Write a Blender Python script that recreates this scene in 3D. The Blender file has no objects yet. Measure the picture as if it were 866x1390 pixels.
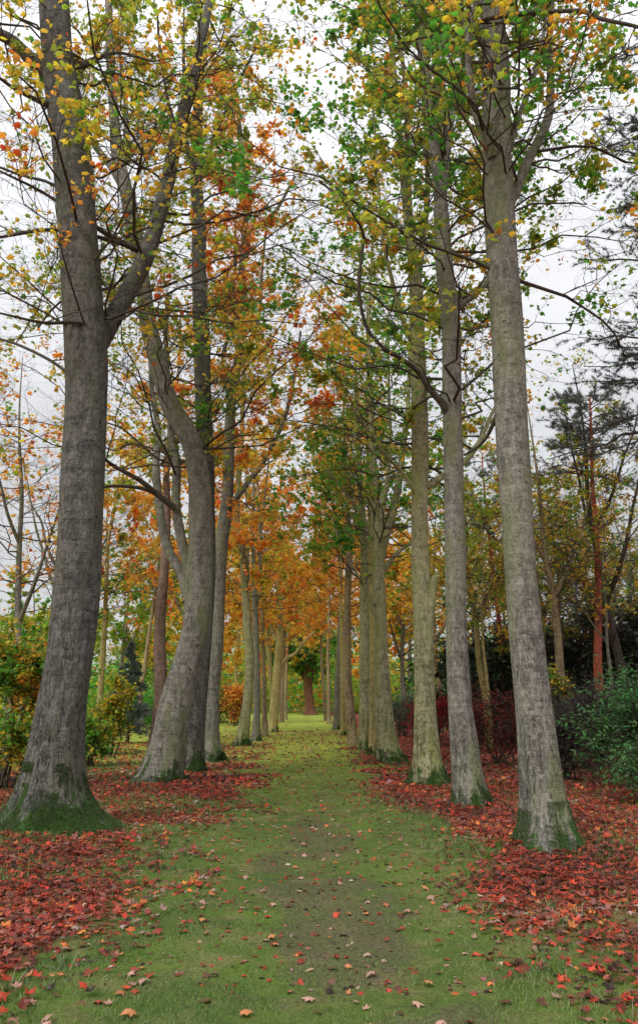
import bpy, math
import numpy as np
from math import radians, sin, cos, pi

rng = np.random.default_rng(11)
S = bpy.context.scene
COL = S.collection
R_ = lambda a, b, n=None: rng.uniform(a, b, n)

# ------------------------------------------------------------------ camera
F = 1000.0; CX, CY = 433.0, 650.0; EYE = 1.6
YAW, PIT = radians(1.03), radians(17.0)
fwd = np.array([sin(YAW)*cos(PIT), cos(YAW)*cos(PIT), sin(PIT)])
rgt = np.array([cos(YAW), -sin(YAW), 0.0])
upv = np.cross(rgt, fwd)
CAM = np.array([0.0, 0.0, EYE])

def ray(px, py): return fwd + rgt*(px-CX)/F + upv*(CY-py)/F
def at(px, py, Y):
    r = ray(px, py); t = Y/r[1]
    return CAM + r*t, t
def gnd(px, py):
    r = ray(px, py); t = -EYE/r[2]
    return CAM + r*t, t

cd = bpy.data.cameras.new("camera"); cam = bpy.data.objects.new("camera", cd); COL.objects.link(cam)
cam.location = CAM; cam.rotation_euler = (radians(90)+PIT, 0, -YAW)
cd.sensor_fit = 'VERTICAL'; cd.sensor_height = 36.0; cd.lens = 36.0*F/1390.0
cd.shift_y = -45.0/1390.0; cd.clip_end = 2000; cd.clip_start = 0.05
S.camera = cam

# ------------------------------------------------------------------ noise
_g = np.random.default_rng(3).random((8, 256, 256))
def vn(x, y, s=1.0, k=0):
    x = np.asarray(x, float)*s + 57.3*k + 1000; y = np.asarray(y, float)*s + 31.7*k + 1000
    xi = np.floor(x).astype(int); yi = np.floor(y).astype(int); fx = x-xi; fy = y-yi
    fx = fx*fx*(3-2*fx); fy = fy*fy*(3-2*fy); G = _g[k % 8]
    a = G[xi % 256, yi % 256]; b = G[(xi+1) % 256, yi % 256]; c = G[xi % 256, (yi+1) % 256]; d = G[(xi+1) % 256, (yi+1) % 256]
    return (a*(1-fx)+b*fx)*(1-fy)+(c*(1-fx)+d*fx)*fy
def fbm(x, y, s, k=0): return .55*vn(x, y, s, k)+.3*vn(x, y, s*2.1, k+1)+.15*vn(x, y, s*4.3, k+2)
def sst(a, b, x):
    t = np.clip((x-a)/(b-a), 0, 1); return t*t*(3-2*t)
def nrm(v): return v/(np.linalg.norm(v, axis=-1, keepdims=True)+1e-9)

# ------------------------------------------------------------------ object helpers
def tag(o, label=None, cat=None, group=None, kind=None):
    if label: o['label'] = label
    if cat: o['category'] = cat
    if group: o['group'] = group
    if kind: o['kind'] = kind
    return o
def empty(name, loc, label=None, cat=None, group=None):
    o = bpy.data.objects.new(name, None); COL.objects.link(o); o.location = [float(v) for v in loc]; o.empty_display_size = .3
    return tag(o, label, cat, group)
class MB:
    def __init__(s): s.V = []; s.F = {3: [], 4: []}; s.C = []; s.n = 0
    def add(s, V, F, C=None):
        V = np.asarray(V, np.float32).reshape(-1, 3); F = np.asarray(F, np.int64)
        s.V.append(V); s.F[F.shape[1]].append(F+s.n)
        c = np.ones((len(V), 4), np.float32)
        if C is not None: c[:, :3] = C
        s.C.append(c); s.n += len(V)
    def build(s, name, mat, parent=None, smooth=True, off=None):
        V = np.concatenate(s.V) if s.V else np.zeros((0, 3), np.float32)
        if parent is not None and off is None: off = np.array(parent.location if parent.parent is None else (0, 0, 0))
        if off is not None: V = V-np.asarray(off, np.float32)
        me = bpy.data.meshes.new(name); me.vertices.add(len(V)); me.vertices.foreach_set('co', V.ravel().astype(np.float32))
        li = []; ls = []; cnt = 0
        for k in (3, 4):
            if s.F[k]:
                f = np.concatenate(s.F[k]); li.append(f.ravel()); ls.append(cnt+np.arange(len(f))*k); cnt += f.size
        li = np.concatenate(li).astype(np.int32); ls = np.concatenate(ls).astype(np.int32)
        me.loops.add(len(li)); me.loops.foreach_set('vertex_index', li)
        me.polygons.add(len(ls)); me.polygons.foreach_set('loop_start', ls)
        me.update(calc_edges=True)
        me.polygons.foreach_set('use_smooth', np.full(len(ls), smooth, bool))
        a = me.attributes.new('Col', 'FLOAT_COLOR', 'POINT'); a.data.foreach_set('color', np.concatenate(s.C).ravel())
        me.materials.append(mat)
        o = bpy.data.objects.new(name, me); COL.objects.link(o)
        if parent is not None: o.parent = parent
        return o

def tubes(mb, P, R, sides=4, C=None, cap=False):
    """P (N,K,3) R (N,K)"""
    P = np.asarray(P, float); R = np.asarray(R, float); N, K, _ = P.shape
    if N == 0: return
    T = np.gradient(P, axis=1); T = nrm(T)
    ov = nrm(P[:, -1]-P[:, 0]); ref = np.where(np.abs(ov[:, 2:3]) > .8, np.array([[0, 1., 0]]), np.array([[0, 0, 1.]]))
    U = nrm(np.cross(T, ref[:, None, :])); W = np.cross(T, U)
    a = np.arange(sides)*2*pi/sides
    V = P[:, :, None, :]+R[:, :, None, None]*(U[:, :, None, :]*np.cos(a)[None, None, :, None]+W[:, :, None, :]*np.sin(a)[None, None, :, None])
    i = np.arange(N)[:, None, None]*K*sides; k = np.arange(K-1)[None, :, None]*sides; s_ = np.arange(sides)[None, None, :]; s2 = (s_+1) % sides
    Q = np.stack([i+k+s_, i+k+s2, i+k+sides+s2, i+k+sides+s_], -1).reshape(-1, 4)
    mb.add(V.reshape(-1, 3), Q, None if C is None else np.repeat(C, K*sides, axis=0))

# leaf templates (x across, y along, z out of the blade)
def _mk(pts, ctr, tris=None):
    V = np.array([ctr]+pts, float); n = len(pts)
    T = np.array([[0, 1+i, 1+(i+1) % n] for i in range(n)]); return V, T
MAPLE = _mk([(0, 0, 0), (.34, .02, -.06), (.33, .22, -.02), (.56, .50, -.16), (.27, .60, -.03), (.04, 1.0, -.22), (-.27, .58, -.01), (-.52, .44, -.10), (-.31, .22, 0), (-.36, .0, -.05)], (0, .36, .07))
MID = _mk([(0, 0, 0), (.40, .12, -.08), (.50, .48, -.12), (.26, .62, 0), (0, .98, -.20), (-.28, .60, 0), (-.47, .44, -.10), (-.40, .10, -.08)], (0, .36, .08))
CURL = _mk([(0, 0, .02), (.28, -.08, .12), (.18, .17, .03), (.46, .40, .22), (.20, .50, .04), (.05, .92, .22), (-.20, .50, .04), (-.50, .40, .16), (-.19, .17, .03), (-.28, -.04, .10)], (0, .33, -.02))
LIMP = _mk([(0, 0, 0), (.25, -.08, .00), (.2, .17, .06), (.50, .36, -.04), (.20, .50, .07), (0, .98, .02), (-.20, .50, .05), (-.48, .44, .00), (-.19, .17, .06), (-.30, -.02, 0)], (0, .33, .12))
DIA = (np.array([(0, 0, 0), (.36, .45, -.06), (0, 1, -.08), (-.36, .45, -.06), ]), np.array([[0, 1, 2], [0, 2, 3]]))
LANCE = (np.array([(0, 0, 0), (.15, .5, -.03), (0, 1, -.12), (-.15, .5, -.03)]), np.array([[0, 1, 2], [0, 2, 3]]))
NEEDLE = (np.array([(0, 0, 0), (.035, .02, 0), (0, 1, 0)]), np.array([[0, 1, 2]]))

def frames(n, tilt, droop=.0, az=None):
    """random orthonormal frames; normals about up within tilt (radians, gaussian)"""
    az = R_(0, 2*pi, n) if az is None else az
    th = np.abs(rng.normal(0, tilt, n)); ph = R_(0, 2*pi, n)
    N = np.stack([np.sin(th)*np.cos(ph), np.sin(th)*np.sin(ph), np.cos(th)], -1)
    Y = np.stack([np.cos(az), np.sin(az), np.full(n, -droop)], -1)
    Y = nrm(Y-N*(Y*N).sum(-1, keepdims=True)); X = np.cross(Y, N)
    return X, Y, N
def leaves(mb, C, size, tmpl, col, tilt=.7, droop=.4, fr=None):
    n = len(C)
    if n == 0: return
    X, Y, N = frames(n, tilt, droop) if fr is None else fr
    T, tri = tmpl; size = np.broadcast_to(size, (n,))[:, None, None]
    wz = R_(.4, 1.8, (n, 1, 1)); wx = R_(.8, 1.15, (n, 1, 1))
    V = C[:, None, :]+size*(T[None, :, 0:1]*X[:, None, :]*wx+T[None, :, 1:2]*Y[:, None, :]+T[None, :, 2:3]*wz*N[:, None, :])
    Fc = (np.arange(n)[:, None, None]*len(T)+tri[None]).reshape(-1, 3)
    mb.add(V.reshape(-1, 3), Fc, np.repeat(col, len(T), axis=0))

GREEN = (.09, .30, .03); DGREEN = (.04, .12, .02); YG = (.30, .36, .035); YEL = (.66, .46, .04); OCH = (.66, .38, .05)
ORA = (.74, .27, .035); RED = (.58, .09, .02); BRN = (.20, .08, .03); CRIM = (.30, .03, .02)
def pal_cols(pal, u, jit=.18):
    """pal: list (colour, weight); u in 0..1 chooses (ordered along the list)"""
    w = np.cumsum([p[1] for p in pal]); w = w/w[-1]
    idx = np.clip(np.searchsorted(w, u), 0, len(pal)-1)
    c = np.array([p[0] for p in pal])[idx]
    return np.clip(c*np.exp(rng.normal(0, jit, (len(u), 1)))*np.exp(rng.normal(0, jit*.35, (len(u), 3))), 0, 1)

# ------------------------------------------------------------------ materials
def mat(name):
    m = bpy.data.materials.new(name); m.use_nodes = True; nt = m.node_tree; nt.nodes.clear()
    out = nt.nodes.new('ShaderNodeOutputMaterial'); return m, nt, out
class N:
    def __init__(s, nt): s.nt = nt
    def n(s, t, ins=None, **kw):
        x = s.nt.nodes.new(t)
        for k, v in kw.items(): setattr(x, k, v)
        for k, v in (ins or {}).items():
            if isinstance(v, bpy.types.NodeSocket): s.nt.links.new(v, x.inputs[k])
            else: x.inputs[k].default_value = v
        return x
    def noise(s, vec, scale, detail=4, rough=.55, dist=0): return s.n('ShaderNodeTexNoise', {'Vector': vec, 'Scale': scale, 'Detail': detail, 'Roughness': rough, 'Distortion': dist}).outputs['Fac']
    def mapv(s, vec, sc): return s.n('ShaderNodeMapping', {'Vector': vec, 'Scale': sc}).outputs[0]
    def ramp(s, f, a, b): return s.n('ShaderNodeMapRange', {'Value': f, 'From Min': a, 'From Max': b}, interpolation_type='SMOOTHSTEP').outputs[0]
    def mix(s, f, a, b, mode='MIX'):
        x = s.nt.nodes.new('ShaderNodeMix'); x.data_type = 'RGBA'; x.blend_type = mode
        for i, v in ((0, f), (6, a), (7, b)):
            if isinstance(v, bpy.types.NodeSocket): s.nt.links.new(v, x.inputs[i])
            else: x.inputs[i].default_value = v if i == 0 else (*v, 1)
        return x.outputs[2]
    def m(s, op, a, b=0.0, c=None, clamp=False):
        x = s.n('ShaderNodeMath', operation=op, use_clamp=clamp)
        for i, v in ((0, a), (1, b), (2, c)):
            if v is None: continue
            if isinstance(v, bpy.types.NodeSocket): s.nt.links.new(v, x.inputs[i])
            else: x.inputs[i].default_value = v
        return x.outputs[0]

def leaf_mat(name, trans=.35, rough=.55, spec=.35):
    m, nt, out = mat(name); k = N(nt)
    at_ = k.n('ShaderNodeAttribute', attribute_name='Col')
    geo = k.n('ShaderNodeNewGeometry')
    under = k.mix(.22, at_.outputs['Color'], (.5, .5, .42))
    c = k.mix(geo.outputs['Backfacing'], at_.outputs['Color'], under)
    p = k.n('ShaderNodeBsdfPrincipled', {'Base Color': c, 'Roughness': rough, 'Specular IOR Level': spec})
    t = k.n('ShaderNodeBsdfTranslucent', {'Color': k.mix(1.0, at_.outputs['Color'], (1.35, 1.35, 1.35), 'MULTIPLY')})
    mx = k.n('ShaderNodeMixShader', {0: trans}); nt.links.new(p.outputs[0], mx.inputs[1]); nt.links.new(t.outputs[0], mx.inputs[2])
    nt.links.new(mx.outputs[0], out.inputs[0]); return m
M_LEAF = leaf_mat('foliage', .56)
M_DARKLEAF = leaf_mat('glossy foliage', .15, .5, .3)
M_LITTER = leaf_mat('dry leaf', .12, .6, .3)
M_GRASS = leaf_mat('grass blade', .3, .6, .2)
M_MOSS = leaf_mat('moss', .2, .9, .05)
M_NEEDLE = leaf_mat('needles', .1, .6, .3)

def bark(name, base, dark, tint, tint_amt=.5, rings=.7, furrow=.5, moss=.55, lichen=.4, mossc=(.03, .07, .012)):
    m, nt, out = mat(name); k = N(nt)
    tc = k.n('ShaderNodeTexCoord').outputs['Object']
    sp = k.n('ShaderNodeSeparateXYZ', {0: tc}); z = sp.outputs['Z']
    big = k.noise(k.mapv(tc, (1.3, 1.3, .35)), 1.6, 5, .6)
    streak = k.noise(k.mapv(tc, (8, 8, 1.5)), 1.6, 6, .65, .6)
    fine = k.noise(k.mapv(tc, (24, 24, 14)), 1.4, 6, .75)
    fissure = k.noise(k.mapv(tc, (24, 24, 3.4)), 1.0, 6, .65, 1.5)
    band = k.noise(k.mapv(tc, (.8, .8, 7)), 1.5, 5, .65, .5)
    ringn = k.noise(k.mapv(tc, (1.4, 1.4, 12)), 1.7, 4, .55, .8)
    ring = k.m('SUBTRACT', 1.0, k.ramp(k.m('ABSOLUTE', k.m('SUBTRACT', ringn, .5)), 0.0, .016))
    ringmask = k.ramp(k.noise(k.mapv(tc, (4, 4, 5)), 1.3, 3), .50, .60)
    ring = k.m('MULTIPLY', k.m('MULTIPLY', ring, ringmask), rings*.75)
    eye = k.n('ShaderNodeTexVoronoi', {'Vector': k.mapv(tc, (1.3, 1.3, 1.0)), 'Scale': 1.4, 'Randomness': 1.0}).outputs['Distance']
    eyed = k.m('MULTIPLY', k.m('SUBTRACT', 1.0, k.ramp(k.m('ADD', eye, k.m('MULTIPLY', fine, .05)), .055, .085)), .8)
    lo = k.m('SUBTRACT', 1.0, k.ramp(z, .6, 3.2))                   # rougher bark low on the trunk
    fi = k.m('MULTIPLY', k.ramp(fissure, .53, .66), k.m('MULTIPLY_ADD', lo, .75, .25))
    fi = k.m('MULTIPLY', fi, furrow)
    c = k.mix(k.ramp(big, .40, .60), dark, base)
    grain = k.noise(k.mapv(tc, (60, 60, 22)), 1.0, 4, .7); flake = k.noise(k.mapv(tc, (7, 7, 5)), 1.6, 7, .75, .8)
    c = k.mix(k.m('MULTIPLY', k.ramp(flake, .50, .56), .45), c, tuple(min(1, v*1.5+.01) for v in base))
    c = k.mix(k.m('MULTIPLY', k.ramp(flake, .46, .40), .55), c, tuple(v*.6 for v in dark))
    c = k.mix(k.m('MULTIPLY', k.ramp(streak, .50, .62), .40), c, tuple(min(1, v*1.4+.02) for v in base))
    c = k.mix(k.m('MULTIPLY', k.ramp(band, .46, .62), .25), c, tuple(min(1, v*1.35+.02) for v in base))
    c = k.mix(k.m('MULTIPLY', k.ramp(band, .50, .34), .25), c, tuple(v*.75 for v in dark))
    c = k.mix(k.m('MULTIPLY', k.ramp(streak, .45, .34), .55), c, tuple(v*.6 for v in dark))
    gm = k.ramp(k.noise(k.mapv(tc, (2.2, 2.2, .5)), 1.1, 5, .6), .42, .66)
    c = k.mix(k.m('MULTIPLY', gm, tint_amt), c, tint)
    vor = k.n('ShaderNodeTexVoronoi', {'Vector': k.mapv(tc, (1, 1, .8)), 'Scale': 9.0, 'Randomness': 1.0}).outputs['Distance']
    lm = k.m('MULTIPLY', k.m('SUBTRACT', 1.0, k.ramp(k.m('ADD', vor, k.m('MULTIPLY', fine, .4)), .30, .42)), k.ramp(k.noise(tc, 1.3, 3), .5, .62))
    c = k.mix(k.m('MULTIPLY', lm, lichen), c, (.42, .43, .38))
    c = k.mix(k.m('MULTIPLY', k.ramp(fine, .53, .64), .6), c, tuple(v*.4 for v in dark))
    c = k.mix(k.m('MULTIPLY', k.ramp(grain, .52, .62), .4), c, tuple(v*.5 for v in dark))
    c = k.mix(ring, c, tuple(v*.4 for v in dark)); c = k.mix(eyed, c, (.035, .028, .022))
    c = k.mix(fi, c, (.03, .027, .02))
    mm = k.ramp(k.m('ADD', k.m('MULTIPLY', z, -1.0), k.m('MULTIPLY', k.noise(k.mapv(tc, (4, 4, 1.6)), 1.2, 6, .7), 2.2)), 1.15-moss*.75, 1.4-moss*.75)
    c = k.mix(mm, c, k.mix(fine, mossc, tuple(v*1.5 for v in mossc)))
    h = k.m('ADD', k.m('MULTIPLY', streak, .6), k.m('ADD', k.m('MULTIPLY', fine, .4), k.m('ADD', k.m('MULTIPLY', flake, .7), k.m('MULTIPLY', grain, .15))))
    h = k.m('SUBTRACT', h, k.m('MULTIPLY', fi, .9)); h = k.m('SUBTRACT', h, k.m('MULTIPLY', ring, .5)); h = k.m('ADD', h, k.m('MULTIPLY', band, .5)); h = k.m('SUBTRACT', h, k.m('MULTIPLY', eyed, .6))
    b = k.n('ShaderNodeBump', {'Height': h, 'Strength': .9, 'Distance': .045})
    p = k.n('ShaderNodeBsdfPrincipled', {'Base Color': c, 'Roughness': .85, 'Specular IOR Level': .2, 'Normal': b.outputs[0]})
    nt.links.new(p.outputs[0], out.inputs[0]); return m
B_GREY = bark('dark grey bark', (.18, .175, .16), (.085, .082, .076), (.095, .10, .045), .6, .9, .9, .7, .2)
B_MID = bark('grey bark', (.30, .285, .25), (.16, .152, .13), (.17, .20, .075), .75, 1.0, .45, .45, .2)
B_OLIVE = bark('olive bark', (.42, .40, .25), (.23, .225, .12), (.26, .30, .08), .75, .9, .5, .55, .2)
B_YEL = bark('yellow grey bark', (.50, .41, .19), (.29, .25, .10), (.28, .27, .07), .65, .5, .4, .5)
B_PINK = bark('pinkish bark', (.37, .28, .18), (.20, .15, .095), (.28, .26, .10), .6, .3, .8, .1)
B_RED = bark('red pine bark', (.58, .15, .09), (.38, .09, .06), (.42, .18, .11), .4, .5, .7, .0)
B_PINE = bark('pine bark', (.27, .18, .145), (.15, .10, .08), (.20, .16, .12), .3, .3, .9, .1)
B_OAK = bark('red brown bark', (.22, .09, .05), (.10, .04, .03), (.16, .09, .04), .5, .2, 1.0, .1)
B_DARK = bark('dark twig bark', (.12, .105, .085), (.07, .06, .05), (.07, .075, .03), .4, .0, .2, .0, .15)

# ------------------------------------------------------------------ ground
TREES = []                                                          # (x, y, r) filled below
def hgt(x, y):
    x = np.asarray(x, float); y = np.asarray(y, float)
    z = (.05*(vn(x, y, .45, 1)-.5)+.035*(vn(x, y, 1.7, 2)-.5)+.012*(vn(x, y, 6, 3)-.5))
    z = z-.04*np.exp(-(x/1.0)**2)*sst(40, 10, y)
    z = z+.01*sst(1.6, 3.2, np.abs(x))
    for tx, ty, r in TREES:
        d2 = (x-tx)**2+(y-ty)**2; z = z+.045*np.exp(-d2/(r*2.2)**2)
    return z*sst(160, 60, y)
def litter_d(x, y):
    n = fbm(x, y, .9, 2); n2 = fbm(x, y, .28, 4); n3 = fbm(x, y, 3.0, 5)
    R = sst(-.45, .85, x-1.6+1.9*(n-.5)+.5*(n3-.5)-.25*sst(9, 5, y))
    R = R*(.75+.25*sst(.28, .5, n2))*(.55+.45*sst(.35, .55, n)); R = np.maximum(R, sst(2.3, 3.4, x)*.95)
    R = np.where(y > 30, R*(.35+.65*sst(3.0, 4.5, x)), R)
    Lf = sst(-.4, 1.0, -x-1.25+2.1*(n-.5)+.9*(n3-.5))
    Lf = Lf*(.55+.45*sst(.34, .52, n))*(.7+.3*sst(.25, .5, n2))*(1-.85*sst(17, 24, y))
    return np.clip(np.maximum(R, Lf), 0, 1)
def bare_d(x, y):
    n = fbm(x, y, .8, 6); n3 = fbm(x, y, 3.4, 1)
    return np.clip(sst(.30, .95, np.exp(-((x-.3-.25*np.sin(y*.5))/.72)**2)*(.55+.55*sst(13, 5.5, y))*(.3+1.4*n)+1.1*(n3-.5)), 0, 1)*.8

def ground_material():
    m, nt, out = mat('woodland ground'); k = N(nt)
    tc = k.n('ShaderNodeTexCoord').outputs['Object']
    A = k.n('ShaderNodeAttribute', attribute_name='Col'); s = k.n('ShaderNodeSeparateColor', {0: A.outputs['Color']})
    lit, bare = s.outputs[0], s.outputs[1]
    n1 = k.noise(tc, .7, 5, .6); n2 = k.noise(tc, 6, 6, .65); n3 = k.noise(tc, 40, 4, .7); n4 = k.noise(tc, 2.2, 5, .6)
    g = k.mix(k.ramp(n1, .35, .65), (.085, .13, .03), (.13, .19, .036))
    g = k.mix(k.ramp(n4, .45, .66), g, (.19, .19, .07))
    g = k.mix(k.m('MULTIPLY', k.ramp(k.noise(tc, 1.9, 7, .75), .52, .60), .45), g, (.12, .10, .05))
    g = k.mix(k.m('MULTIPLY', k.ramp(n3, .35, .7), .6), g, (.035, .06, .015))
    soil = k.mix(n2, (.08, .06, .042), (.18, .145, .105)); soil = k.mix(k.ramp(n3, .4, .7), soil, (.04, .03, .025))
    red = k.mix(k.ramp(n2, .35, .65), (.07, .03, .02), (.20, .05, .03)); red = k.mix(k.ramp(n3, .45, .6), red, (.26, .08, .05))
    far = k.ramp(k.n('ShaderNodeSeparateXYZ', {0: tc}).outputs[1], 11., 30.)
    g = k.mix(k.m('MULTIPLY', far, .8), g, k.mix(k.ramp(n4, .35, .65), (.24, .36, .045), (.40, .44, .075)))  # distant lawn is yellower, with its sunlit brightness also mixed into the grass colour
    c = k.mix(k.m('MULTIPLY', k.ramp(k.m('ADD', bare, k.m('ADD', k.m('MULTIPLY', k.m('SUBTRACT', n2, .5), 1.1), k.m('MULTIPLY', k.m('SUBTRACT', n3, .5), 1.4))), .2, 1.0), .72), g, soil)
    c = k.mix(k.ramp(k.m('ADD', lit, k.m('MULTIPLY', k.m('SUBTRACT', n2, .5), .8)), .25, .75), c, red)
    hh = k.m('ADD', k.m('MULTIPLY', n2, .6), k.m('MULTIPLY', n3, .5))
    b = k.n('ShaderNodeBump', {'Height': hh, 'Strength': .8, 'Distance': .04})
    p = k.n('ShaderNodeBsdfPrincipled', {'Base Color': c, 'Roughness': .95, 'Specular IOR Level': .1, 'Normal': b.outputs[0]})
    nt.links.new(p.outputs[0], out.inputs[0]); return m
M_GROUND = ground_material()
def sheet(name, xs, ys, lift=0):
    X, Y = np.meshgrid(xs, ys); V = np.stack([X, Y, hgt(X, Y)+lift], -1).reshape(-1, 3)
    nx, ny = len(xs), len(ys); i = (np.arange(ny-1)[:, None]*nx+np.arange(nx-1)[None]).ravel()
    C = np.zeros((len(V), 3)); C[:, 0] = litter_d(V[:, 0], V[:, 1])*.9; C[:, 1] = bare_d(V[:, 0], V[:, 1])
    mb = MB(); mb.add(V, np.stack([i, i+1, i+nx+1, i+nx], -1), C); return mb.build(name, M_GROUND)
def build_ground():
    xs = np.concatenate([-np.geomspace(14, 700, 40)[::-1], np.arange(-13.86, 13.9, .14), np.geomspace(14, 700, 40)])
    ys = np.concatenate([[-300, -100, -30, -10, -3, 0, 2], np.arange(3, 24, .14), np.geomspace(24, 150, 200)[0:], np.geomspace(155, 900, 25)])
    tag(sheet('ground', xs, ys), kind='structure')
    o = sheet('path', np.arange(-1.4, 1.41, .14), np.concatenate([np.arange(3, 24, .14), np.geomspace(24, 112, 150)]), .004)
    tag(o, kind='structure')

# ------------------------------------------------------------------ tree growing
def catmull(P, n):
    P = np.asarray(P, float); K = len(P)
    Q = np.vstack([2*P[0]-P[1], P, 2*P[-1]-P[-2]]); o = []
    seg = np.linalg.norm(np.diff(P[:, :3], axis=0), axis=1); tot = seg.sum()
    for i in range(K-1):
        m = max(2, int(round(n*seg[i]/tot))); t = np.linspace(0, 1, m, endpoint=False)[:, None]
        a, b, c, d = Q[i], Q[i+1], Q[i+2], Q[i+3]
        o.append(.5*(2*b+(c-a)*t+(2*a-5*b+4*c-d)*t**2+(3*b-a-3*c+d)*t**3))
    return np.vstack(o+[P[-1:]])

def trace(pts, Y0, dy=0.0):
    """pixel polyline (x, y, w) at depth Y0, drifting dy in depth to its end -> (K,4) x,y,z,r"""
    o = []; n = len(pts)
    for i, (px, py, w) in enumerate(pts):
        p, t = at(px, py, Y0+dy*(i/(n-1))**1.3); o.append([*p, w*t/F/2])
    return np.array(o)
def extend(P, H, bend=.6, seed=0):
    """carry a stem on past where the photo ends, up to height H"""
    P = list(P); d = nrm(P[-1][:3]-P[-2][:3]); r = P[-1][3]; rg = np.random.default_rng(seed+int(abs(P[-1][0])*997))
    H = max(H, P[-1][2]+3.2)
    n = max(2, int((H-P[-1][2])/1.6)); st = (H-P[-1][2])/n
    for i in range(n):
        d = nrm(d*(1-.25*bend)+np.array([rg.normal(0, .13), rg.normal(0, .13), 1])*.25*bend)
        q = P[-1][:3]+d*st/max(.4, d[2]); rr = r*(1-(i+1)/n)+.012; P.append(np.array([*q, rr]))
    return np.array(P)
def solid(mb, P, sides, base=None, flare=0, seed=0, ribs=6, lump=.03):
    """tapered stem (K,4) with flare / root ribs at ground z = base"""
    rg = np.random.default_rng(seed); C = P[:, :3]; r = P[:, 3]; K = len(P)
    T = nrm(np.gradient(C, axis=0)); ref = np.array([0, 1., 0]); U = nrm(np.cross(ref, T)+1e-6); W = np.cross(T, U)
    a = np.arange(sides)*2*pi/sides
    rad = np.ones((K, sides))*r[:, None]
    s = np.concatenate([[0], np.cumsum(np.linalg.norm(np.diff(C, axis=0), axis=1))])
    for j in range(5):
        f = rg.integers(1, 5); rad *= 1+lump*np.sin(f*a[None]+rg.uniform(0, 6)+np.sin(s[:, None]*rg.uniform(.4, 1.6)+rg.uniform(0, 6))*1.5)*np.sin(s[:, None]*rg.uniform(.5, 2.2)+rg.uniform(0, 6))
    if flare and base is not None:
        h = np.clip(C[:, 2]-base, 0, None)[:, None]; ph = rg.uniform(0, 2*pi, ribs); wd = rg.uniform(.36, .6, ribs); am = rg.uniform(.4, 1, ribs)
        rib = sum(am[j]*np.exp(-(((a-ph[j]+pi) % (2*pi)-pi)/wd[j])**2) for j in range(ribs))[None]; rib = np.minimum(rib, .85)
        rad = rad+r[:, None]*(flare*.30*np.exp(-h/.35)+flare*.75*rib*np.exp(-h/.20)+flare*(.22+.25*(flare > 1))*rib*np.exp(-h/.75))
    V = C[:, None]+rad[..., None]*(U[:, None]*np.cos(a)[None, :, None]+W[:, None]*np.sin(a)[None, :, None])
    k = np.arange(K-1)[:, None]*sides; q = np.arange(sides)[None]; q2 = (q+1) % sides
    mb.add(V.reshape(-1, 3), np.stack([k+q, k+q2, k+sides+q2, k+sides+q], -1).reshape(-1, 4))
    mb.add(np.vstack([V[-1], C[-1:]+T[-1:]*r[-1]]), np.array([[i, (i+1) % sides, sides] for i in range(sides)]))
    return V

def interp(P, pid, t):
    """P (N,K,3): position and tangent of polylines pid at t"""
    K = P.shape[1]; f = t*(K-1); i = np.clip(f.astype(int), 0, K-2); u = (f-i)[:, None]
    a = P[pid, i]; b = P[pid, i+1]; return a*(1-u)+b*u, nrm(b-a)
def shoots(O, D, L, r0, K=5, curl=.25, wob=.06, up=.15):
    n = len(O); t = np.linspace(0, 1, K)[None, :, None]
    side = nrm(rng.normal(0, 1, (n, 3))); side = nrm(side-D*(side*D).sum(-1, keepdims=True))
    bend = side*rng.normal(0, curl, (n, 1))+np.array([0, 0, 1.])*up
    P = O[:, None]+L[:, None, None]*(D[:, None]*t+bend[:, None]*t**2)
    jit = rng.normal(0, wob, (n, K, 3))*L[:, None, None]; jit[:, 0] = 0; P = P+jit
    R = r0[:, None]*(1-.78*np.linspace(0, 1, K)[None]); return P, R
def away(T, ang, up=0.0):
    n = len(T); s = rng.normal(0, 1, (n, 3)); s = nrm(s-T*(s*T).sum(-1, keepdims=True))
    d = T*np.cos(ang)[:, None]+s*np.sin(ang)[:, None]; d[:, 2] += up; return nrm(d)

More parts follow.
